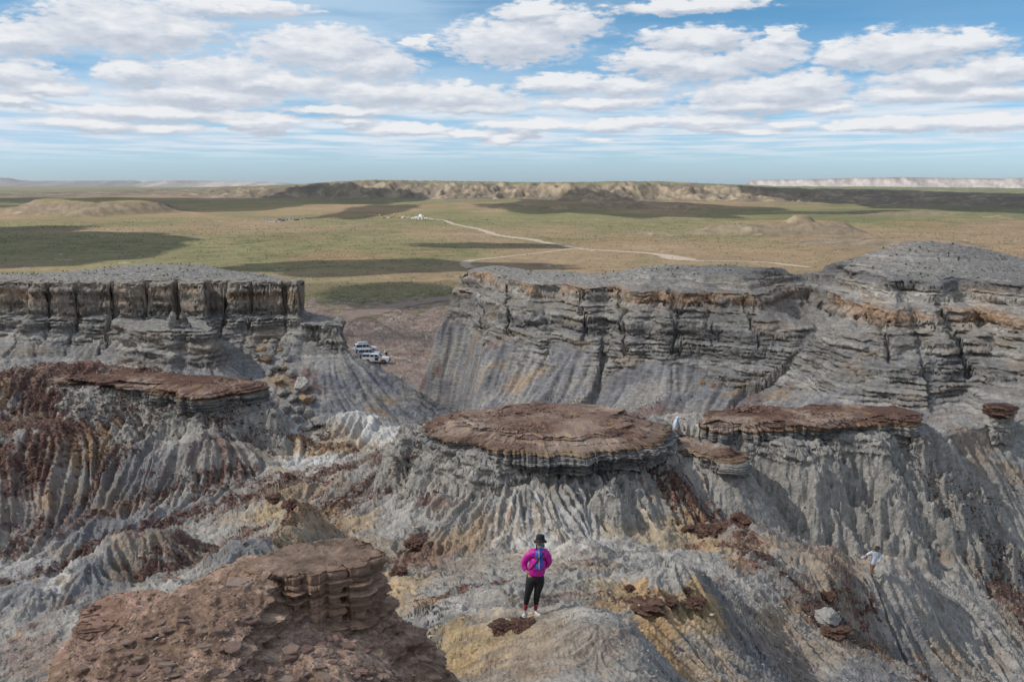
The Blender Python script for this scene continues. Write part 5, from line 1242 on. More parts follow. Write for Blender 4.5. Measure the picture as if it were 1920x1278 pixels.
# ---- people by the cars
def stander(px, py, d, label, top, bottom, hair, rz=0, h=1.0):
    x, y, _ = P(px, py, d); z = ground_z(x, y)
    r = empty('person', (x, y, z), rz, label, 'person', 'people beside the parked cars')
    nd, ed = chain([(0, 0, .90, .12, .1), (0, 0, 1.15, .11, .09), (0, 0, 1.38, .11, .08), (0, 0, 1.48, .045), (0, -.01, 1.55, .055), (0, -.01, 1.63, .08, .09)], (2, [(-.17, 0, 1.38, .05), (-.23, .0, 1.12, .038), (-.18, -.12, .95, .026), (-.17, -.17, .92, .03, .018)]), (2, [(.17, 0, 1.38, .05), (.23, 0, 1.12, .038), (.20, -.06, .88, .026), (.2, -.08, .82, .018, .03)]),
        (0, [(-.09, 0, .82, .085), (-.10, 0, .48, .06), (-.10, 0, .07, .04), (-.1, -.12, .03, .035)]), (0, [(.09, 0, .82, .085), (.10, 0, .48, .06), (.10, 0, .07, .04), (.1, -.12, .03, .035)]), *fingers((-.17, -.17, .92), (0, -1, -.2), (1, 0, 0), (0, 0, -1)), *fingers((.2, -.08, .82), (0, -.2, -1), (0, -1, 0), (-.6, 0, 0)))
    skin_obj('body', nd, ed, M_skin2, r, 1)
    nd, ed = chain([(0, 0, .88, .16, .13), (0, 0, 1.1, .15, .12), (0, 0, 1.38, .14, .11), (0, 0, 1.46, .07)], (2, [(-.17, 0, 1.37, .075), (-.235, 0, 1.12, .06), (-.19, -.10, .98, .045)]), (2, [(.17, 0, 1.37, .075), (.235, 0, 1.12, .06), (.21, -.05, .93, .045)])); skin_obj('top', nd, ed, top, r, 1)
    nd, ed = chain([(0, 0, .92, .13, .11), (0, 0, .84, .14, .12)], (1, [(-.09, 0, .7, .09), (-.10, 0, .48, .072), (-.10, 0, .1, .055)]), (1, [(.09, 0, .7, .09), (.10, 0, .48, .072), (.10, 0, .1, .055)])); skin_obj('trousers', nd, ed, bottom, r, 1)
    nd, ed = chain([(0, .02, 1.68, .085, .085), (0, .045, 1.60, .075, .06)]); skin_obj('hair', nd, ed, hair, r, 1)
    return r
stander(724.5, 667, 190, 'person in black clothes standing apart, right of the cars', M_black, M_black, M_hair, .4)
stander(712, 682, 184.0, 'person in pink and white top at the open pickup door', M_mauve, M_navy, M_hair, 2.6)
stander(667.5, 681, 183, 'person in teal top beside the grey car, by the cliff corner', M_teal, M_navy, M_hair, .9)

# ------------------------------------------------------------------ vehicles
M_paint = simple_mat('white car paint', (.62, .63, .65), .32, 0, .5, .05, 3); M_silver = simple_mat('silver car paint', (.42, .46, .50), .3, .3, .5, .05, 3); M_glass = simple_mat('dark window glass', (.012, .014, .018), .08, 0, .6, .05)
M_tyre = simple_mat('tyre rubber', (.018, .018, .018), .85); M_rim = simple_mat('alloy', (.35, .36, .38), .35, .7); M_plast = simple_mat('black plastic', (.03, .03, .032), .6); M_lamp = simple_mat('lamp glass', (.6, .62, .65), .15); M_tail = simple_mat('red tail lamp', (.35, .02, .02), .25); M_box = simple_mat('roof box plastic', (.45, .5, .56), .4)
def wheel(parent, x, y, r=.39):
    s = 1 if y > 0 else -1
    bm = bmesh.new(); bm_cyl(bm, (0, -.13, 0), (0, .13, 0), r, seg=28); bmesh.ops.bevel(bm, geom=[e for e in bm.edges if abs(e.verts[0].co.y - e.verts[1].co.y) < 1e-5], offset=.035, segments=2, affect='EDGES')
    w = obj('wheel', bm, M_tyre, parent, True, (x, y, r))
    bm = bmesh.new(); bm_cyl(bm, (0, s * .115, 0), (0, s * .137, 0), r * .60, seg=20)
    for k in range(6):
        a = k * pi / 3; bm_box(bm, (cos(a) * r * .34, s * .142, sin(a) * r * .34), (.07, .02, .07), .01)
    obj('rim', bm, M_rim, w)
def arch_outline(xf, xr, z0, z1, top, ra=.47, zc=.39):
    """lower body outline with the two wheel arches cut in"""
    p = [(-2.5, z0 + .1, 0)]
    for c in (xr, xf):
        for k in range(9):
            a = pi - k * pi / 8; p.append((c + cos(a) * ra, max(zc + sin(a) * ra, z0), 0))
    p += top
    return p
def vehicle(kind, loc, rz, label, paint, tailgate=False, roofbox=False):
    v = empty(kind, loc, rz, label, 'car', 'cars parked on the valley floor')
    hw = .90
    if kind == 'pickup_truck':
        top = [(2.55, .55, 0), (2.62, .70, 0), (2.58, .98, .4), (2.45, 1.10, .8), (1.15, 1.22, 1), (-2.55, 1.20, .6), (-2.60, .95, 0), (-2.60, .55, 0)]
        out = arch_outline(1.62, -1.45, .38, 0, top)
        bm = bmesh.new(); bm_prism(bm, out[1:], -hw, hw, .06); obj('body', bm, paint, v)
        cab = [(1.20, 1.20, 0), (.55, 1.70, 1), (.30, 1.78, 1.1), (-.85, 1.80, 1.1), (-.98, 1.74, 1.1), (-1.02, 1.20, 0)]
        bm = bmesh.new(); bm_prism(bm, cab, -.85, .85, .13); cb = obj('cab', bm, paint, v)
        can = [(-1.04, 1.20, 0), (-1.04, 1.74, 1), (-1.15, 1.80, 1), (-2.40, 1.78, 1), (-2.52, 1.70, .9), (-2.58, 1.20, 0)]
        bm = bmesh.new(); bm_prism(bm, can, -.84, .84, .12); cn = obj('canopy', bm, M_silver, v)
        sides = [((-.95, 1.26), (-.90, 1.66), (-.28, 1.68), (-.25, 1.26)), ((-.15, 1.26), (-.15, 1.68), (.42, 1.66), (.86, 1.28))]; csides = [((-2.45, 1.30), (-2.38, 1.66), (-1.75, 1.68), (-1.75, 1.30)), ((-1.68, 1.30), (-1.68, 1.68), (-1.12, 1.66), (-1.12, 1.30))]
        ws = [(1.17, 1.24), (.56, 1.68)]
    else:
        top = [(2.25, .55, 0), (2.32, .72, 0), (2.26, .98, .4), (2.10, 1.08, .8), (1.05, 1.20, 1), (-2.28, 1.20, .6), (-2.36, .95, 0), (-2.36, .5, 0)]
        out = arch_outline(1.42, -1.38, .36, 0, top)
        bm = bmesh.new(); bm_prism(bm, out[1:], -hw, hw, .06); obj('body', bm, paint, v)
        cab = [(1.12, 1.18, 0), (.45, 1.72, 1), (.2, 1.82, 1.1), (-1.9, 1.84, 1.1), (-2.08, 1.76, 1.0), (-2.28, 1.18, 0)]
        bm = bmesh.new(); bm_prism(bm, cab, -.85, .85, .13); cb = obj('cab', bm, paint, v); cn = cb
        sides = [((-.70, 1.24), (-.68, 1.70), (-.05, 1.70), (-.02, 1.24)), ((.05, 1.24), (.05, 1.70), (.36, 1.68), (.80, 1.26)), ((-2.0, 1.28), (-1.85, 1.70), (-.80, 1.72), (-.80, 1.26))]; csides = []
        ws = [(1.10, 1.22), (.46, 1.70)]
    for q, par in [(a, cb) for a in sides] + [(a, cn) for a in csides]:
        for sy in (-1, 1):
            bm = bmesh.new(); f = []
            for x, z in q:
                y = .855 - .13 * (z - 1.2) / .58; f.append((x, y, z))
            a = [bm.verts.new((x, sy * (y + .004), z)) for x, y, z in f]; b = [bm.verts.new((x, sy * (y - .03), z)) for x, y, z in f]
            bm.faces.new(a); bm.faces.new(b[::-1])
            for i in range(4): bm.faces.new((a[i], b[i], b[(i + 1) % 4], a[(i + 1) % 4]))
            obj('window', bm, M_glass, par)
    bm = bmesh.new(); a = [bm.verts.new((x + .012, y, z + .012)) for x, y, z in ((ws[0][0], -.80, ws[0][1]), (ws[0][0], .80, ws[0][1]), (ws[1][0], .70, ws[1][1]), (ws[1][0], -.70, ws[1][1]))]; r_ = bmesh.ops.extrude_face_region(bm, geom=[bm.faces.new(a)])
    for q in [g for g in r_['geom'] if isinstance(g, bmesh.types.BMVert)]: q.co += Vector((-.02, 0, -.02))
    obj('windscreen', bm, M_glass, cb)
    rearx = -2.60 if kind == 'pickup_truck' else -2.36; frx = 2.6 if kind == 'pickup_truck' else 2.3
    if kind != 'pickup_truck':
        bm = bmesh.new(); a = [bm.verts.new(p) for p in ((-2.285, -.72, 1.27), (-2.285, .72, 1.27), (-2.13, .64, 1.72), (-2.13, -.64, 1.72))]; r_ = bmesh.ops.extrude_face_region(bm, geom=[bm.faces.new(a)])
        for q in [g for g in r_['geom'] if isinstance(g, bmesh.types.BMVert)]: q.co += Vector((.06, 0, -.01))
        obj('rear_window', bm, M_glass, cb)
    bm = bmesh.new(); bm_box(bm, (frx, 0, .50), (.16, 1.76, .24), .05); obj('front_bumper', bm, M_plast, v)
    bm = bmesh.new(); bm_box(bm, (rearx, 0, .52), (.14, 1.72, .18), .04); obj('rear_bumper', bm, M_plast, v)
    bm = bmesh.new(); bm_box(bm, (frx + .0, 0, .82), (.07, 1.0, .20), .02); obj('grille', bm, M_plast, v)
    for sy in (-1, 1):
        bm = bmesh.new(); bm_box(bm, (frx - .06, sy * .70, .86), (.18, .34, .18), .03); obj('headlight', bm, M_lamp, v)
        bm = bmesh.new(); bm_box(bm, (rearx + .04, sy * .80, .98), (.10, .16, .32), .02); obj('tail_light', bm, M_tail, v)
        bm = bmesh.new(); bm_box(bm, (.85, sy * 1.0, 1.26), (.12, .22, .16), .03); obj('mirror', bm, M_plast, v)
        bm = bmesh.new(); bm_box(bm, (.1, sy * .90, .40), (2.0, .14, .05), .01); obj('side_step', bm, M_plast, v)
    xf, xr = (1.62, -1.45) if kind == 'pickup_truck' else (1.42, -1.38)
    for x in (xf, xr):
        for y in (-.78, .78): wheel(v, x, y)
    for x in ((-.05,) if kind == 'pickup_truck' else (-.0, -.75)):
        bm = bmesh.new(); bm_box(bm, (x - .14, -.902, 1.0), (.16, .02, .03)); obj('door_handle', bm, M_plast, v)
    if kind == 'pickup_truck':
        bm = bmesh.new(); bm_box(bm, (0, 0, 0), (.95, .05, .72), .02); dr = obj('door', bm, paint, v, False, (.90, -1.30, .86)); dr.rotation_euler = (0, 0, radians(-72))
        bm = bmesh.new(); bm_box(bm, (.36, -.86, .88), (.80, .10, .62), .02); obj('cab_shade', bm, M_plast, v)  # solid black slab painted in for the shaded inside of the cab
    if roofbox:
        bm = bmesh.new(); bm_box(bm, (-.6, .1, 2.10), (2.1, .85, .30), .12, (.92, .86)); obj('roof_box', bm, M_box, v, True)
        for x in (-1.3, 0): bm = bmesh.new(); bm_box(bm, (x, 0, 1.90), (.06, 1.4, .05)); obj('roof_bar', bm, M_plast, v)
    if tailgate:
        bm = bmesh.new(); bm_box(bm, (-.55, 0, 0), (1.15, 1.45, .06), .02); tg = obj('tailgate', bm, paint, v, False, (-2.05, 0, 1.84)); tg.rotation_euler = (0, radians(6), 0)
        bm = bmesh.new(); bm_box(bm, (-.5, 0, .034), (.7, 1.15, .012)); obj('tailgate_window', bm, M_glass, tg)
        bm = bmesh.new(); bm_box(bm, (-2.30, 0, 1.30), (.12, 1.35, .95), .01); obj('boot_shade', bm, M_plast, v)  # black block stands for the shade in the open boot
    return v
def vpos(px, py, d): x, y, _ = P(px, py, d); return (x, y, ground_z(x, y) - .02)
vehicle('pickup_truck', vpos(705, 680, 186.5), radians(-3), 'white double cab pickup with grey canopy and open driver door, nearest of the three', M_paint)
vehicle('estate_car', vpos(691, 672, 192), radians(14), 'silver estate car with raised tailgate, between the two white vehicles', M_silver, tailgate=True)
vehicle('off_road_car', vpos(686, 664, 198), radians(16), 'white off-road car with pale roof box, farthest of the three', M_paint, roofbox=True)
# ------------------------------------------------------------------ loose rocks
def vcol_mesh(name, V_, F_, col_, mat, smooth=False):
    me = mesh_from_arrays(name, np.asarray(V_), np.asarray(F_), np.asarray(col_), smooth); me.materials.append(mat); return me
def rock_mesh(seed, size, colr, colr2, flat=1.0, sub=4, layered=0.0, facets=9, topcol=None, crumble=.07):
    r = random.Random(seed); bm = bmesh.new(); bmesh.ops.create_icosphere(bm, subdivisions=sub, radius=1)
    co = np.array([v.co[:] for v in bm.verts], np.float32); fcs = np.array([[v.index for v in f.verts] for f in bm.faces]); bm.free()
    d = np.full(len(co), 1.15, np.float32)
    for k in range(facets):                                   # flat broken faces
        n_ = np.array([r.gauss(0, 1), r.gauss(0, 1), r.gauss(0, 1)]); n_ /= np.linalg.norm(n_); h = r.uniform(.62, .95)
        dp = co @ n_; d = np.where(dp > .05, np.minimum(d, h / np.maximum(dp, .05)), d)
    p = co * d[:, None]
    nz_ = noise(T_rough, p[:, 0] + p[:, 2], p[:, 1] - p[:, 2], 3.0, seed % 13, 2)
    p = p * (1 + crumble * nz_[:, None])
    if layered: p[:, :2] *= (1 + layered * layer(p[:, 2] * 2.2 - 20 - seed % 7, lay) * .3)[:, None]
    v = ss(nz_ + noise(T_fbm, p[:, 0], p[:, 1] + p[:, 2], 2, seed % 5, 1), -.6, 1)[:, None]
    c = colr * (1 - v) + colr2 * v
    if topcol is not None:
        m_ = ss(p[:, 2] + .12 * nz_, .0, .25)[:, None]; c = c * (1 - m_) + topcol * m_
    p[:, 2] *= flat
    return vcol_mesh('rock', p * np.array(size, np.float32) if hasattr(size, '__len__') else p * size, fcs, np.clip(c, .02, .8), M_rock)
M_rock = earth_material('loose rock', [(6, .03, 6, 'n')], vscale=(9.0, 35.0), var=.25)
def place_rock(name, px, py, d, wpx, hpx, seed, c1, c2_, label, cat, group=None, layered=0.0, facets=9, lift=.25, depth=1.0, topcol=None, crumble=.07):
    x, y, z = P(px, py, d); k = d / FPX * 1.04
    a = wpx * k / 2; h = hpx * k / 2
    me = rock_mesh(seed, (a, a * depth, h), c1, c2_, 1.0, 4, layered, facets, topcol, crumble)
    o = bpy.data.objects.new(name, me); S.collection.objects.link(o); o.location = (x, y, z); o.rotation_euler = (0, 0, random.Random(seed).uniform(-.3, .3))
    tag(o, label, cat, group); return o
DR = C(.085, .045, .035); DR2 = C(.135, .085, .062)
def pk(px, py):
    x, y, z = pick(px, py); return y
BR = [ # px, py centre, width, height, label
    (541, 893, 22, 20, 'small rust brown caprock stub, uppermost on the left grey slope'), (512, 930, 26, 18, 'rust brown caprock on the yellow knoll, left of its twin'), (545, 943, 26, 18, 'dark rust caprock on the yellow knoll, right of its twin'),
    (776, 1012, 36, 18, 'dark brown crumbly rock on the grey slope, above the brown outcrop'), (750, 1068, 30, 18, 'brown rock on a yellow knoll just right of the outcrop top'), (940, 1168, 50, 22, 'large dark brown rock by the foot of the person in magenta'), (978, 1167, 46, 20, 'brown rock under the foot of the person in magenta'),
    (1325, 988, 54, 22, 'dark brown caprock block above yellow clay, left in its row'), (1387, 972, 44, 28, 'thick dark brown caprock at the end of the rubble run'), (1290, 990, 20, 16, 'small rust block left of the dark caprock'),
    (1213, 1128, 60, 18, 'long brown caprock slab on the yellow bluff, leftmost'), (1255, 1123, 30, 20, 'round brown caprock on the yellow bluff, middle'), (1298, 1122, 40, 18, 'brown caprock on the yellow bluff, rightmost'),
    (1553, 1113, 24, 16, 'rust brown block on the rubble run, above the grey dome'), (1560, 1176, 48, 18, 'dark brown rock collar under the small grey dome'), (725, 1130, 20, 14, 'small dark brown stone below the yellow knoll'), (1180, 1100, 14, 12, 'small dark stone left above the yellow bluff'), (1290, 1102, 12, 12, 'small pointed rust stone on top of the yellow bluff')]
for i, (px, py, w, h, lb) in enumerate(BR):
    d = pk(px, py + h * .35)
    place_rock('caprock', px, py + h * .22, d, w * 1.05, h, 100 + i, DR, DR2, lb, 'rock', 'brown caprock remnants on the clay', layered=.4, facets=5, crumble=.16)
place_rock('clay_dome', 1553, 1157, pk(1553, 1170), 42, 30, 150, LG, GR * 1.1, 'small pale grey cracked dome sitting on a brown rock collar', 'rock', facets=2)
# mushroom rocks with dark caps
def pedestal(px, pt, pb, w, d, seed, label):
    x, y, z = P(px, pb, d); k = d / FPX * 1.03; h = (pb - pt) * k
    r = empty('pedestal_rock', (x, y, z), 0, label, 'rock')
    me = rock_mesh(seed, (w * k * .42, w * k * .40, h * .62), LG * .85, GR, 1, 4, .7, 6); o = bpy.data.objects.new('pillar', me); S.collection.objects.link(o); o.parent = r; o.location = (0, 0, h * .35)
    me = rock_mesh(seed + 1, (w * k * .56, w * k * .5, h * .22), DR * .7, DR2, 1, 4, .6, 8); o = bpy.data.objects.new('cap', me); S.collection.objects.link(o); o.parent = r; o.location = (0, 0, h * .9)
pedestal(1873, 764, 814, 56, pk(1873, 818) - .3, 160, 'pedestal rock with a dark flat cap on a pale pillar at the right edge')
pedestal(1413, 788, 806, 40, pk(1413, 806), 163, 'low grey mound topped by a small dark cap on the right ledge')
place_rock('spire', 323, 605, 119, 16, 36, 170, LG * .9, GR, 'pale pointed rock spire in front of the left cliff', 'rock', layered=.6, facets=7)
place_rock('pinnacle', 616, 612, 124.5, 20, 18, 171, GR, LG * .7, 'small layered knob on the corner of the lower cliff step', 'rock', layered=.8, facets=6)
# boulder chute below the left cliff
TB = [(566,722,26,28,C(.52,.5,.46),C(.42,.4,.38),'largest pale flat-faced boulder in the chute below the left cliff'),(545,700,18,13,0,0,'grey boulder just above the largest pale boulder'),(515,690,22,16,0,0,''),(500,672,20,15,1,0,''),(488,655,20,13,1,0,''),(470,648,18,11,0,0,''),(530,735,22,15,0,0,''),(548,748,22,14,0,0,''),(572,748,26,18,1,0,''),
      (560,768,18,20,0,0,''),(580,776,22,20,0,0,''),(600,790,34,20,0,0,''),(535,765,26,16,0,0,''),(520,715,20,12,1,0,''),(505,700,16,10,0,0,''),(588,745,14,10,0,0,''),(512,640,16,9,0,0,''),(525,655,14,9,1,0,''),(540,672,16,10,0,0,''),(498,640,12,8,1,0,''),(552,785,24,14,0,0,''),(575,800,26,14,0,0,''),(480,668,14,9,0,0,''),(532,690,12,9,1,0,''),(556,735,12,8,0,0,'')]
WORDS = 'one two three four five six seven eight nine ten eleven twelve thirteen fourteen fifteen sixteen seventeen eighteen nineteen twenty twenty-one twenty-two twenty-three twenty-four twenty-five'.split()
for i, (px, py, w, h, a, b, lb) in enumerate(TB):
    d = min(pk(px, py + h * .4), 121)
    c1, c2_ = (a, b) if not isinstance(a, int) else ((GR * .75, LG * .85) if a == 0 else (TAN, OC * .8))
    if not lb:
        side = 'left' if px < 566 - (722 - py) * .62 else 'right'; lev = 'top' if py < 650 else 'upper part' if py < 680 else 'middle' if py < 725 else 'lower part' if py < 770 else 'foot'
        lb = ('grey' if a == 0 else 'tan') + ' ' + ('wide' if w / h > 1.6 else 'blocky') + ' angular boulder, number ' + WORDS[sorted(q[1] * 1000 + q[0] for q in TB).index(py * 1000 + px)] + ' from the top of the rock chute'
    g = 'boulders in the chute below the left cliff' if i else None
    place_rock('boulder', px, py, d, w, h, 200 + i, c1, c2_, lb, 'boulder', g, facets=12)
for i, (px, py, w, h) in enumerate([(1320,718,12,9),(1340,722,11,9)]):
    place_rock('boulder', px, py, pk(px, py + 3), w, h, 240 + i, OR, OR * .8, ('orange block on the grey foot slope, left of a pair', 'orange block on the grey foot slope, right of a pair')[i], 'boulder', facets=12)

# flat slabs on the foreground outcrop
def slab_mesh(seed, colr):
    r = random.Random(seed); n_ = r.randint(5, 8); bm = bmesh.new(); vs = []
    for k in range(n_):
        a = 2 * pi * k / n_ + r.uniform(-.28, .28); rr = r.uniform(.72, 1.05); vs.append(bm.verts.new((cos(a) * rr, sin(a) * rr * r.uniform(.55, .8), 0)))
    f = bm.faces.new(vs); g = bmesh.ops.extrude_face_region(bm, geom=[f])
    for q in [q for q in g['geom'] if isinstance(q, bmesh.types.BMVert)]: q.co.z += .24; q.co.x *= r.uniform(.86, .98); q.co.y *= r.uniform(.86, .98); q.co.z += r.uniform(-.05, .05)
    bmesh.ops.recalc_face_normals(bm, faces=bm.faces)
    bmesh.ops.bevel(bm, geom=list(bm.edges), offset=.035, segments=1, affect='EDGES')
    bmesh.ops.triangulate(bm, faces=bm.faces); bmesh.ops.subdivide_edges(bm, edges=list(bm.edges), cuts=2, use_grid_fill=True)
    for v in bm.verts: v.co += Vector((r.gauss(0, 1), r.gauss(0, 1), r.gauss(0, .6))) * .012
    bmesh.ops.triangulate(bm, faces=bm.faces)
    co = np.array([v.co[:] for v in bm.verts]); fcs = np.array([[v.index for v in f.verts] for f in bm.faces]); bm.free()
    me = vcol_mesh('rock_slab', co, fcs, np.broadcast_to(colr, co.shape) * (1 + .1 * np.random.default_rng(seed).standard_normal((len(co), 1))).clip(.7, 1.3), M_slab); return me
M_slab = earth_material('slab rock', [(14, .02, 5, 'n')], vscale=(20.0, 70.0), var=.25)
slabs = [slab_mesh(300 + k, (C(.29, .205, .165), C(.25, .17, .14), C(.33, .245, .20), C(.22, .145, .12))[k % 4]) for k in range(12)]
rr2 = random.Random(77); count = 0; SL_LAB = 'flat reddish brown stone slab lying loose on the foreground outcrop'
tries = 0
while count < 285 and tries < 20000:
    tries += 1
    px, py = rr2.uniform(130, 830), rr2.uniform(1090, 1275)
    dens = .25 + .9 * math.exp(-((px - 620) / 110) ** 2 - ((py - 1215) / 45) ** 2) + .7 * math.exp(-((px - 330) / 110) ** 2 - ((py - 1230) / 40) ** 2) + .4 * (py > 1190)
    if rr2.random() > dens * .8: continue
    x, y, z = P(px, py, z=-4.9 if px > 550 else -4.75)
    fz0, so_v, sl_v = fore_z(x, y)
    if fz0 is None or so_v > -.04 or sl_v > .9: continue
    s_ = min(rr2.lognormvariate(-2.85, .55), .22)
    o = bpy.data.objects.new('loose_stone', slabs[rr2.randrange(12)]); S.collection.objects.link(o)
    o.location = (x, y, fz0 - s_ * .03); o.scale = (s_, s_, s_ * rr2.uniform(.5, 1.1)); o.rotation_euler = (rr2.gauss(0, .14), rr2.gauss(0, .14), rr2.uniform(0, 6.28))
    tag(o, SL_LAB, 'stone', 'loose stone slabs on the foreground outcrop'); count += 1

# rubble: uncountable chips
def chips(name, pos, size, cols, mat, flat=.6, seed=1):
    g = np.random.default_rng(seed); n_ = len(pos)
    base = np.array([(1, 0, 0), (-.9, .2, 0), (.1, 1, 0), (0, -.9, .1), (.1, .1, .8), (0, 0, -.7)], np.float32)
    tri = np.array([(0, 2, 4), (2, 1, 4), (1, 3, 4), (3, 0, 4), (2, 0, 5), (1, 2, 5), (3, 1, 5), (0, 3, 5)])
    b = np.repeat(base[None], n_, 0) * g.uniform(.6, 1.25, (n_, 6, 3)); b[:, :, 2] *= flat
    a = g.uniform(0, 6.28, n_); ca, sa = np.cos(a)[:, None], np.sin(a)[:, None]
    X = b[:, :, 0] * ca - b[:, :, 1] * sa; Y = b[:, :, 0] * sa + b[:, :, 1] * ca
    t1_ = g.normal(0, .35, n_)[:, None]; Z = b[:, :, 2] + X * t1_
    Vx = np.stack([X, Y, Z], -1) * size[:, None, None] + pos[:, None]
    F_ = (tri[None] + 6 * np.arange(n_)[:, None, None]).reshape(-1, 3)
    me = vcol_mesh(name, Vx.reshape(-1, 3), F_, np.repeat(cols, 6, 0), mat, False)
    o = bpy.data.objects.new(name, me); S.collection.objects.link(o); tag(o, kind='stuff'); return o
gq = np.random.default_rng(9)
w = (deb ** 1.3 * ((mr > 14) & (mr < 110)) * ss(msl, 3.0, 1.0)); w[:, :60] *= .3; w[:, -60:] *= .3
w = w * (np.gradient(bil(Hs) / mr, axis=0) > -0.0002)
w = w + .045 * ((rid == 0) & (mr > 16) & (mr < 75)) + .0 * ((rid >= 3) & (rid <= 6) & (mz > -12.9))
pw = (w / w.sum()).ravel(); idx = gq.choice(len(pw), 90000, p=pw)
cp = np.stack([mxo.ravel()[idx], myo.ravel()[idx], mzo.ravel()[idx]], -1) + gq.normal(0, .04, (90000, 3)) * [1, 1, .1]
isdeb = deb.ravel()[idx] > .25; iscap = rid.ravel()[idx] >= 3
cc = np.where((isdeb | iscap)[:, None], C(.105, .062, .050), C(.27, .24, .21)) * gq.uniform(.55, 1.7, (90000, 1)) * (1 + gq.normal(0, .07, (90000, 3)))
M_chip = earth_material('rubble chips', [], vscale=(30.0,), var=.2)
chips('rubble', cp, np.clip(gq.lognormal(-3.45, .5, 90000), .012, .16) * np.clip(cp[:, 1] / 42, .45, 1.6), np.clip(cc, .02, .7), M_chip)
# broken plates and chips lying on the flat caps
for polyc, zc_, inn, nn_, sd in ((CC, -11.70, (2.6, .42), 5200, 21), (CR, -12.08, (.5, .1), 2600, 22), (CLg, -12.03, (.5, .1), 2200, 23)):
    pa = np.array(polyc); g_ = np.random.default_rng(sd); q_ = g_.uniform(pa.min(0), pa.max(0), (nn_ * 2, 2)); dd_c, _ = poly_dist(polyc, q_[:, 0], q_[:, 1])
    keep_ = (dd_c < -.1) & (noise(T_fbm, q_[:, 0], q_[:, 1], 5, sd % 5, 2) + g_.normal(0, .5, len(q_)) > -.1); q_ = q_[keep_]; dd_c = -dd_c[keep_]
    zq = zc_ - inn[1] * np.clip(1 - dd_c / inn[0], 0, 1) - .03
    chips('rubble', np.column_stack([q_, zq]), np.clip(g_.lognormal(-3.1, .55, len(q_)), .02, .22), np.clip(C(.15, .095, .075) * g_.uniform(.5, 1.7, (len(q_), 1)), .02, .6), M_chip, .45, sd)
# gravel on the foreground outcrop
sel = np.nonzero(((so_ < -.02) & (sl_ < .9) & (X_ > -6.5)).ravel())[0]
wq = (1.0 + 1.5 * ss(q2 + q1 * .5, 0, 1)).ravel()[sel]; idx = gq.choice(sel, 11000, p=wq / wq.sum())
cp = np.stack([X_.ravel()[idx], Y_.ravel()[idx], Z_.ravel()[idx]], -1)
cc = C(.27, .19, .155) * gq.uniform(.6, 1.5, (11000, 1)) * (1 + gq.normal(0, .05, (11000, 3)))
chips('gravel', cp, np.clip(gq.lognormal(-4.35, .5, 11000), .006, .05), np.clip(cc, .02, .7), M_chip, seed=4)

# ------------------------------------------------------------------ scrub
def tufts(name, pos, size, cols, mat, seed=1):
    g = np.random.default_rng(seed); n_ = len(pos); K = 9
    a = g.uniform(0, 6.28, (n_, K)); tl = g.uniform(.2, .9, (n_, K)); L = g.uniform(.5, 1.1, (n_, K))
    tip = np.stack([np.cos(a) * tl, np.sin(a) * tl, L], -1); side = np.stack([-np.sin(a), np.cos(a), np.zeros_like(a)], -1) * .22
    mid = tip * .55
    Vx = np.stack([mid * .2 - side * .3, mid + side, tip, mid - side], 2) * size[:, None, None, None] + pos[:, None, None]
    F_ = np.arange(n_ * K * 4).reshape(-1, 4)
    me = vcol_mesh(name, Vx.reshape(-1, 3), F_, np.repeat(cols, K * 4, 0), mat, False)
    o = bpy.data.objects.new(name, me); S.collection.objects.link(o); tag(o, kind='stuff'); return o
M_leaf = earth_material('scrub leaves', [], vscale=(3.0,), var=.2)
top = ((rid == 1) | (rid == 2)) & (msl < .5) & (mz > -13.2) & (msL < -.3) | ((rid == 2) & (msl < .5) & (msR < -3))
wt = top * ss(n_med + n_fin * .5, -.5, 1.2) * np.where(rid == 1, 1.0, .45); idx = gq.choice(top.size, 600, p=(wt / wt.sum()).ravel())
tp = np.stack([mxo.ravel()[idx], myo.ravel()[idx], mzo.ravel()[idx]], -1)
tufts('scrub', tp, gq.uniform(.07, .26, 600), np.clip(C(.12, .13, .07) * gq.uniform(.6, 1.5, (600, 1)), .01, .5), M_leaf)
# steppe scrub between the rocks and the far plain
n_ = 30000; r_ = np.exp(gq.uniform(math.log(285), math.log(1000), n_)); t_ = gq.uniform(radians(-32), radians(32), n_)
tx_, ty_ = r_ * np.sin(t_), r_ * np.cos(t_); kk = noise(T_rough, tx_, ty_, 70, 2, 3) + .6 * noise(T_fbm2, tx_, ty_ * .6, 240, 2, 2); ok = kk + gq.normal(0, .6, n_) > .1
tx_, ty_, r_ = tx_[ok], ty_[ok], r_[ok]
def gz_vec(x, y):
    return np.array([ground_z(a, b) for a, b in zip(x, y)])
tp = np.stack([tx_, ty_, gz_vec(tx_, ty_)], -1)
tufts('steppe_scrub', tp, gq.uniform(.12, .36, len(tp)) * np.clip(r_ / 400, 1, 1.8), np.clip(C(.085, .10, .042) * gq.uniform(.6, 1.5, (len(tp), 1)), .01, .5), M_leaf, 3)

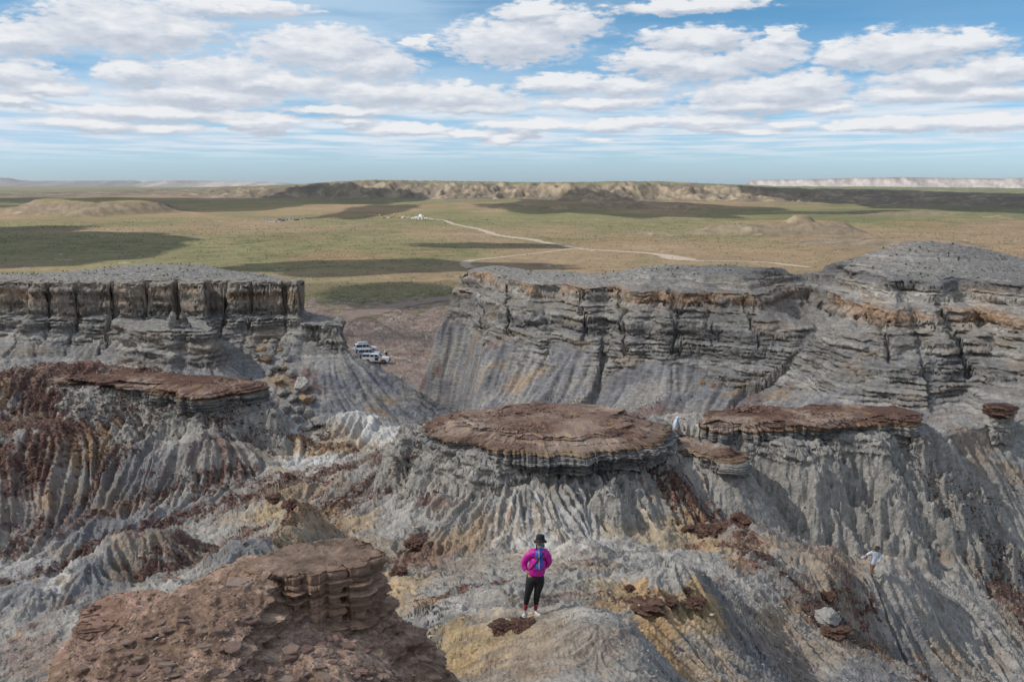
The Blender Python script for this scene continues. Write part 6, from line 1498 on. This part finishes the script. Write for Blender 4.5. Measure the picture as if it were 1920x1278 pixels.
# ------------------------------------------------------------------ dirt road
M_road = simple_mat('pale dirt road', (.40, .33, .26), .95, 0, .1, .15, .6)
M_track = simple_mat('brown dirt track', (.255, .195, .16), .95, 0, .1, .15, .4)
def road(name, L, w0, mat=None):
    pts = [P(a, b, z=-34) for a, b, *_ in L]; wd = [q[2] if len(q) > 2 else w0 for q in L]
    fine_ = []
    for k in range(len(pts) - 1):
        p0 = pts[max(k - 1, 0)]; p1 = pts[k]; p2 = pts[k + 1]; p3 = pts[min(k + 2, len(pts) - 1)]
        for s_ in range(14):
            t = s_ / 14; f = lambda a, b, c, d: .5 * (2 * b + (c - a) * t + (2 * a - 5 * b + 4 * c - d) * t * t + (3 * b - a - 3 * c + d) * t ** 3)
            fine_.append((f(p0[0], p1[0], p2[0], p3[0]), f(p0[1], p1[1], p2[1], p3[1]), lerp(wd[k], wd[k + 1], t)))
    V_ = []; F_ = []
    for k, (x, y, w) in enumerate(fine_):
        a = fine_[max(k - 1, 0)]; b = fine_[min(k + 1, len(fine_) - 1)]; dx, dy = b[0] - a[0], b[1] - a[1]; l = math.hypot(dx, dy) or 1
        w = w * (1 + .15 * sin(k * 1.7) + .1 * sin(k * .6))
        for q in (-1, -.5, 0, .5, 1):
            X = x - dy / l * w * q; Y = y + dx / l * w * q; V_.append((X, Y, ground_z(X, Y) + .10 + .0002 * Y * (1 - abs(q))))
        if k: 
            for q in range(4): i = (k - 1) * 5 + q; F_.append((i, i + 1, i + 6, i + 5))
    me = mesh_from_arrays(name, np.array(V_), np.array(F_)[:, ::-1]); me.materials.append(mat or M_road); o = bpy.data.objects.new(name, me); S.collection.objects.link(o); tag(o, kind='structure')
road('road', [(1520,501,2),(1478,496.5,2.2),(1440,491.5,2),(1380,489,1.5),(1310,487.5,2),(1275,484,7),(1250,477,4.5),(1215,472,3),(1150,468,2.6),(1083,464,3),(1050,457,2.6),(1010,449,3),(975,443.5,5),(935,438,3.2),(912,432,3),(895,428,2.6),(852,421.5,2.6),(835,415,2.4),(812,410,2.4),(800,408,2)], 3)
road('track', [(1083,464,1.8),(1060,466,1.6),(1000,474,1.5),(950,480,1.6),(905,485,1.8),(882,488,2.4),(872,493,2.4),(876,499,2.4),(884,503,2.2)], 2)
road('track', [(560,640,5),(600,612,4.5),(640,598,4.5),(690,586,4.5),(745,574,4),(800,564,4),(860,557,4)], 5, M_track)

# ------------------------------------------------------------------ cemetery of small tombs and the farmstead
M_mud = simple_mat('mud brick', (.52, .38, .24), .9, 0, .1, .2, .5); M_lime = simple_mat('white lime', (.74, .73, .70), .8, 0, .1, .1, .5); M_grey = simple_mat('grey weathered boards', (.22, .22, .22), .9); M_entshade = simple_mat('painted entrance shade', (.03, .025, .02), .9)  # last one: shade inside the entrances, painted as dark panels on solid walls
def tomb(px, py, w, h, white, dome, lab):
    x, y, _ = P(px, py, z=-34); z = ground_z(x, y); k = y / FPX; W_ = w * k; H_ = h * k
    r = empty('tomb', (x, y, z - .1), random.Random(px * 7).uniform(-.5, .5), lab, 'tomb', 'small tombs on the plain beside the dirt road')
    mt = M_lime if white else M_mud
    bm = bmesh.new(); bm_box(bm, (0, 0, H_ * .3), (W_, W_, H_ * .6), .05)
    for sx in (-1, 1):
        for sy in (-1, 1): bm_box(bm, (sx * W_ * .45, sy * W_ * .45, H_ * .66), (W_ * .14, W_ * .14, H_ * .16))
    obj('wall', bm, mt, r)
    bm = bmesh.new(); bm_box(bm, (0, -W_ * .5, H_ * .2), (W_ * .25, .08, H_ * .4)); obj('entrance_shade', bm, M_entshade, r)
    if dome: bm = bmesh.new(); bmesh.ops.create_uvsphere(bm, u_segments=14, v_segments=9, radius=1, matrix=Matrix.Translation((0, 0, H_ * .58)) @ Matrix.Diagonal((W_ * .4, W_ * .4, H_ * .42, 1))); obj('dome', bm, mt, r, True)
ORD = 'first second third fourth fifth sixth seventh eighth ninth tenth eleventh twelfth thirteenth fourteenth fifteenth sixteenth seventeenth eighteenth nineteenth twentieth next-to-last last last last last'.split()
rt = random.Random(4); xs = 704; tn = 0
while xs < 782:
    w = rt.uniform(3.2, 5.5); wh = rt.random() < (xs - 715) / 110; dm = rt.random() < .4
    tomb(xs, 408 + rt.uniform(-2.2, 1.2), w, rt.uniform(2.8, 5), wh, dm, ('small lime white tomb' if wh else 'small mud brick tomb') + (' with a dome' if dm else ' with an open top') + ', ' + ORD[tn] + ' along the row from the left'); xs += w * .95; tn += 1
tomb(789, 410, 9, 10, True, True, 'largest white domed tomb at the right end of the row'); tomb(799, 409, 6, 4, True, False, 'low white walled tomb right of the largest domed one'); tomb(781, 410, 5, 5, True, True, 'white domed tomb just left of the largest one')
tomb(692, 405.5, 4, 3.5, False, True, 'lone mud brick tomb left of the main row'); tomb(878, 411.5, 2.6, 4, False, False, 'lone dark tomb on the open plain right of the road')
def shed(px, py, wpx, hpx, dm, mat, lab, name='farm_shed'):
    x, y, _ = P(px, py, z=-34); z = ground_z(x, y); k = y / FPX
    r = empty(name, (x, y, z - .1), radians(rt.uniform(-6, 6)), lab, 'building', 'sheds and walls of the farmstead on the plain')
    W_, H_ = wpx * k, hpx * k
    bm = bmesh.new(); bm_box(bm, (0, 0, H_ * .42), (W_, dm, H_ * .84)); obj('wall', bm, mat, r)
    bm = bmesh.new(); bm_prism(bm, [(-W_ / 2 - .2, H_ * .84, 0), (W_ / 2 + .2, H_ * .84, 0), (W_ / 2 + .1, H_ * .95, 0), (-W_ / 2 - .1, H_, 0)], -dm / 2 - .2, dm / 2 + .2); obj('roof', bm, M_grey, r)
    bm = bmesh.new(); bm_box(bm, (W_ * .2, -dm / 2, H_ * .3), (min(W_ * .3, 1.2), .1, H_ * .55)); obj('entrance_shade', bm, M_entshade, r)
shed(515, 417, 24, 3.6, 4, M_lime, 'long low white walled shed at the left end of the farmstead')
for i, (px, py, w, h, mt, lb) in enumerate([(502,415.5,5,4,M_lime,'small white shed left beside the long one'),(531,415,6,4,M_grey,'small grey shed next to the long white one'),(538,413,8,3.5,M_lime,'white shed in the middle of the farmstead, lower row'),(545,411.5,10,4,M_lime,'pale shed in the middle of the farmstead, upper row'),(556,413.5,9,3.5,M_grey,'grey shed right of the middle of the farmstead'),(566,411.5,9,3,M_lime,'whitish low shed near the right end'),(578,410.5,12,2.6,M_grey,'long dark low pen at the right end of the farmstead'),(524,413,6,3,M_grey,'tiny grey pen above the long white shed')]): shed(px, py, w, h, 4, mt, lb)
shed(910, 411, 16, 1.6, 2, M_lime, 'low white wall on the plain right of the tombs', 'enclosure_wall'); shed(937, 411.5, 6, 2, 2, M_lime, 'short white wall right of the low white wall', 'enclosure_wall')
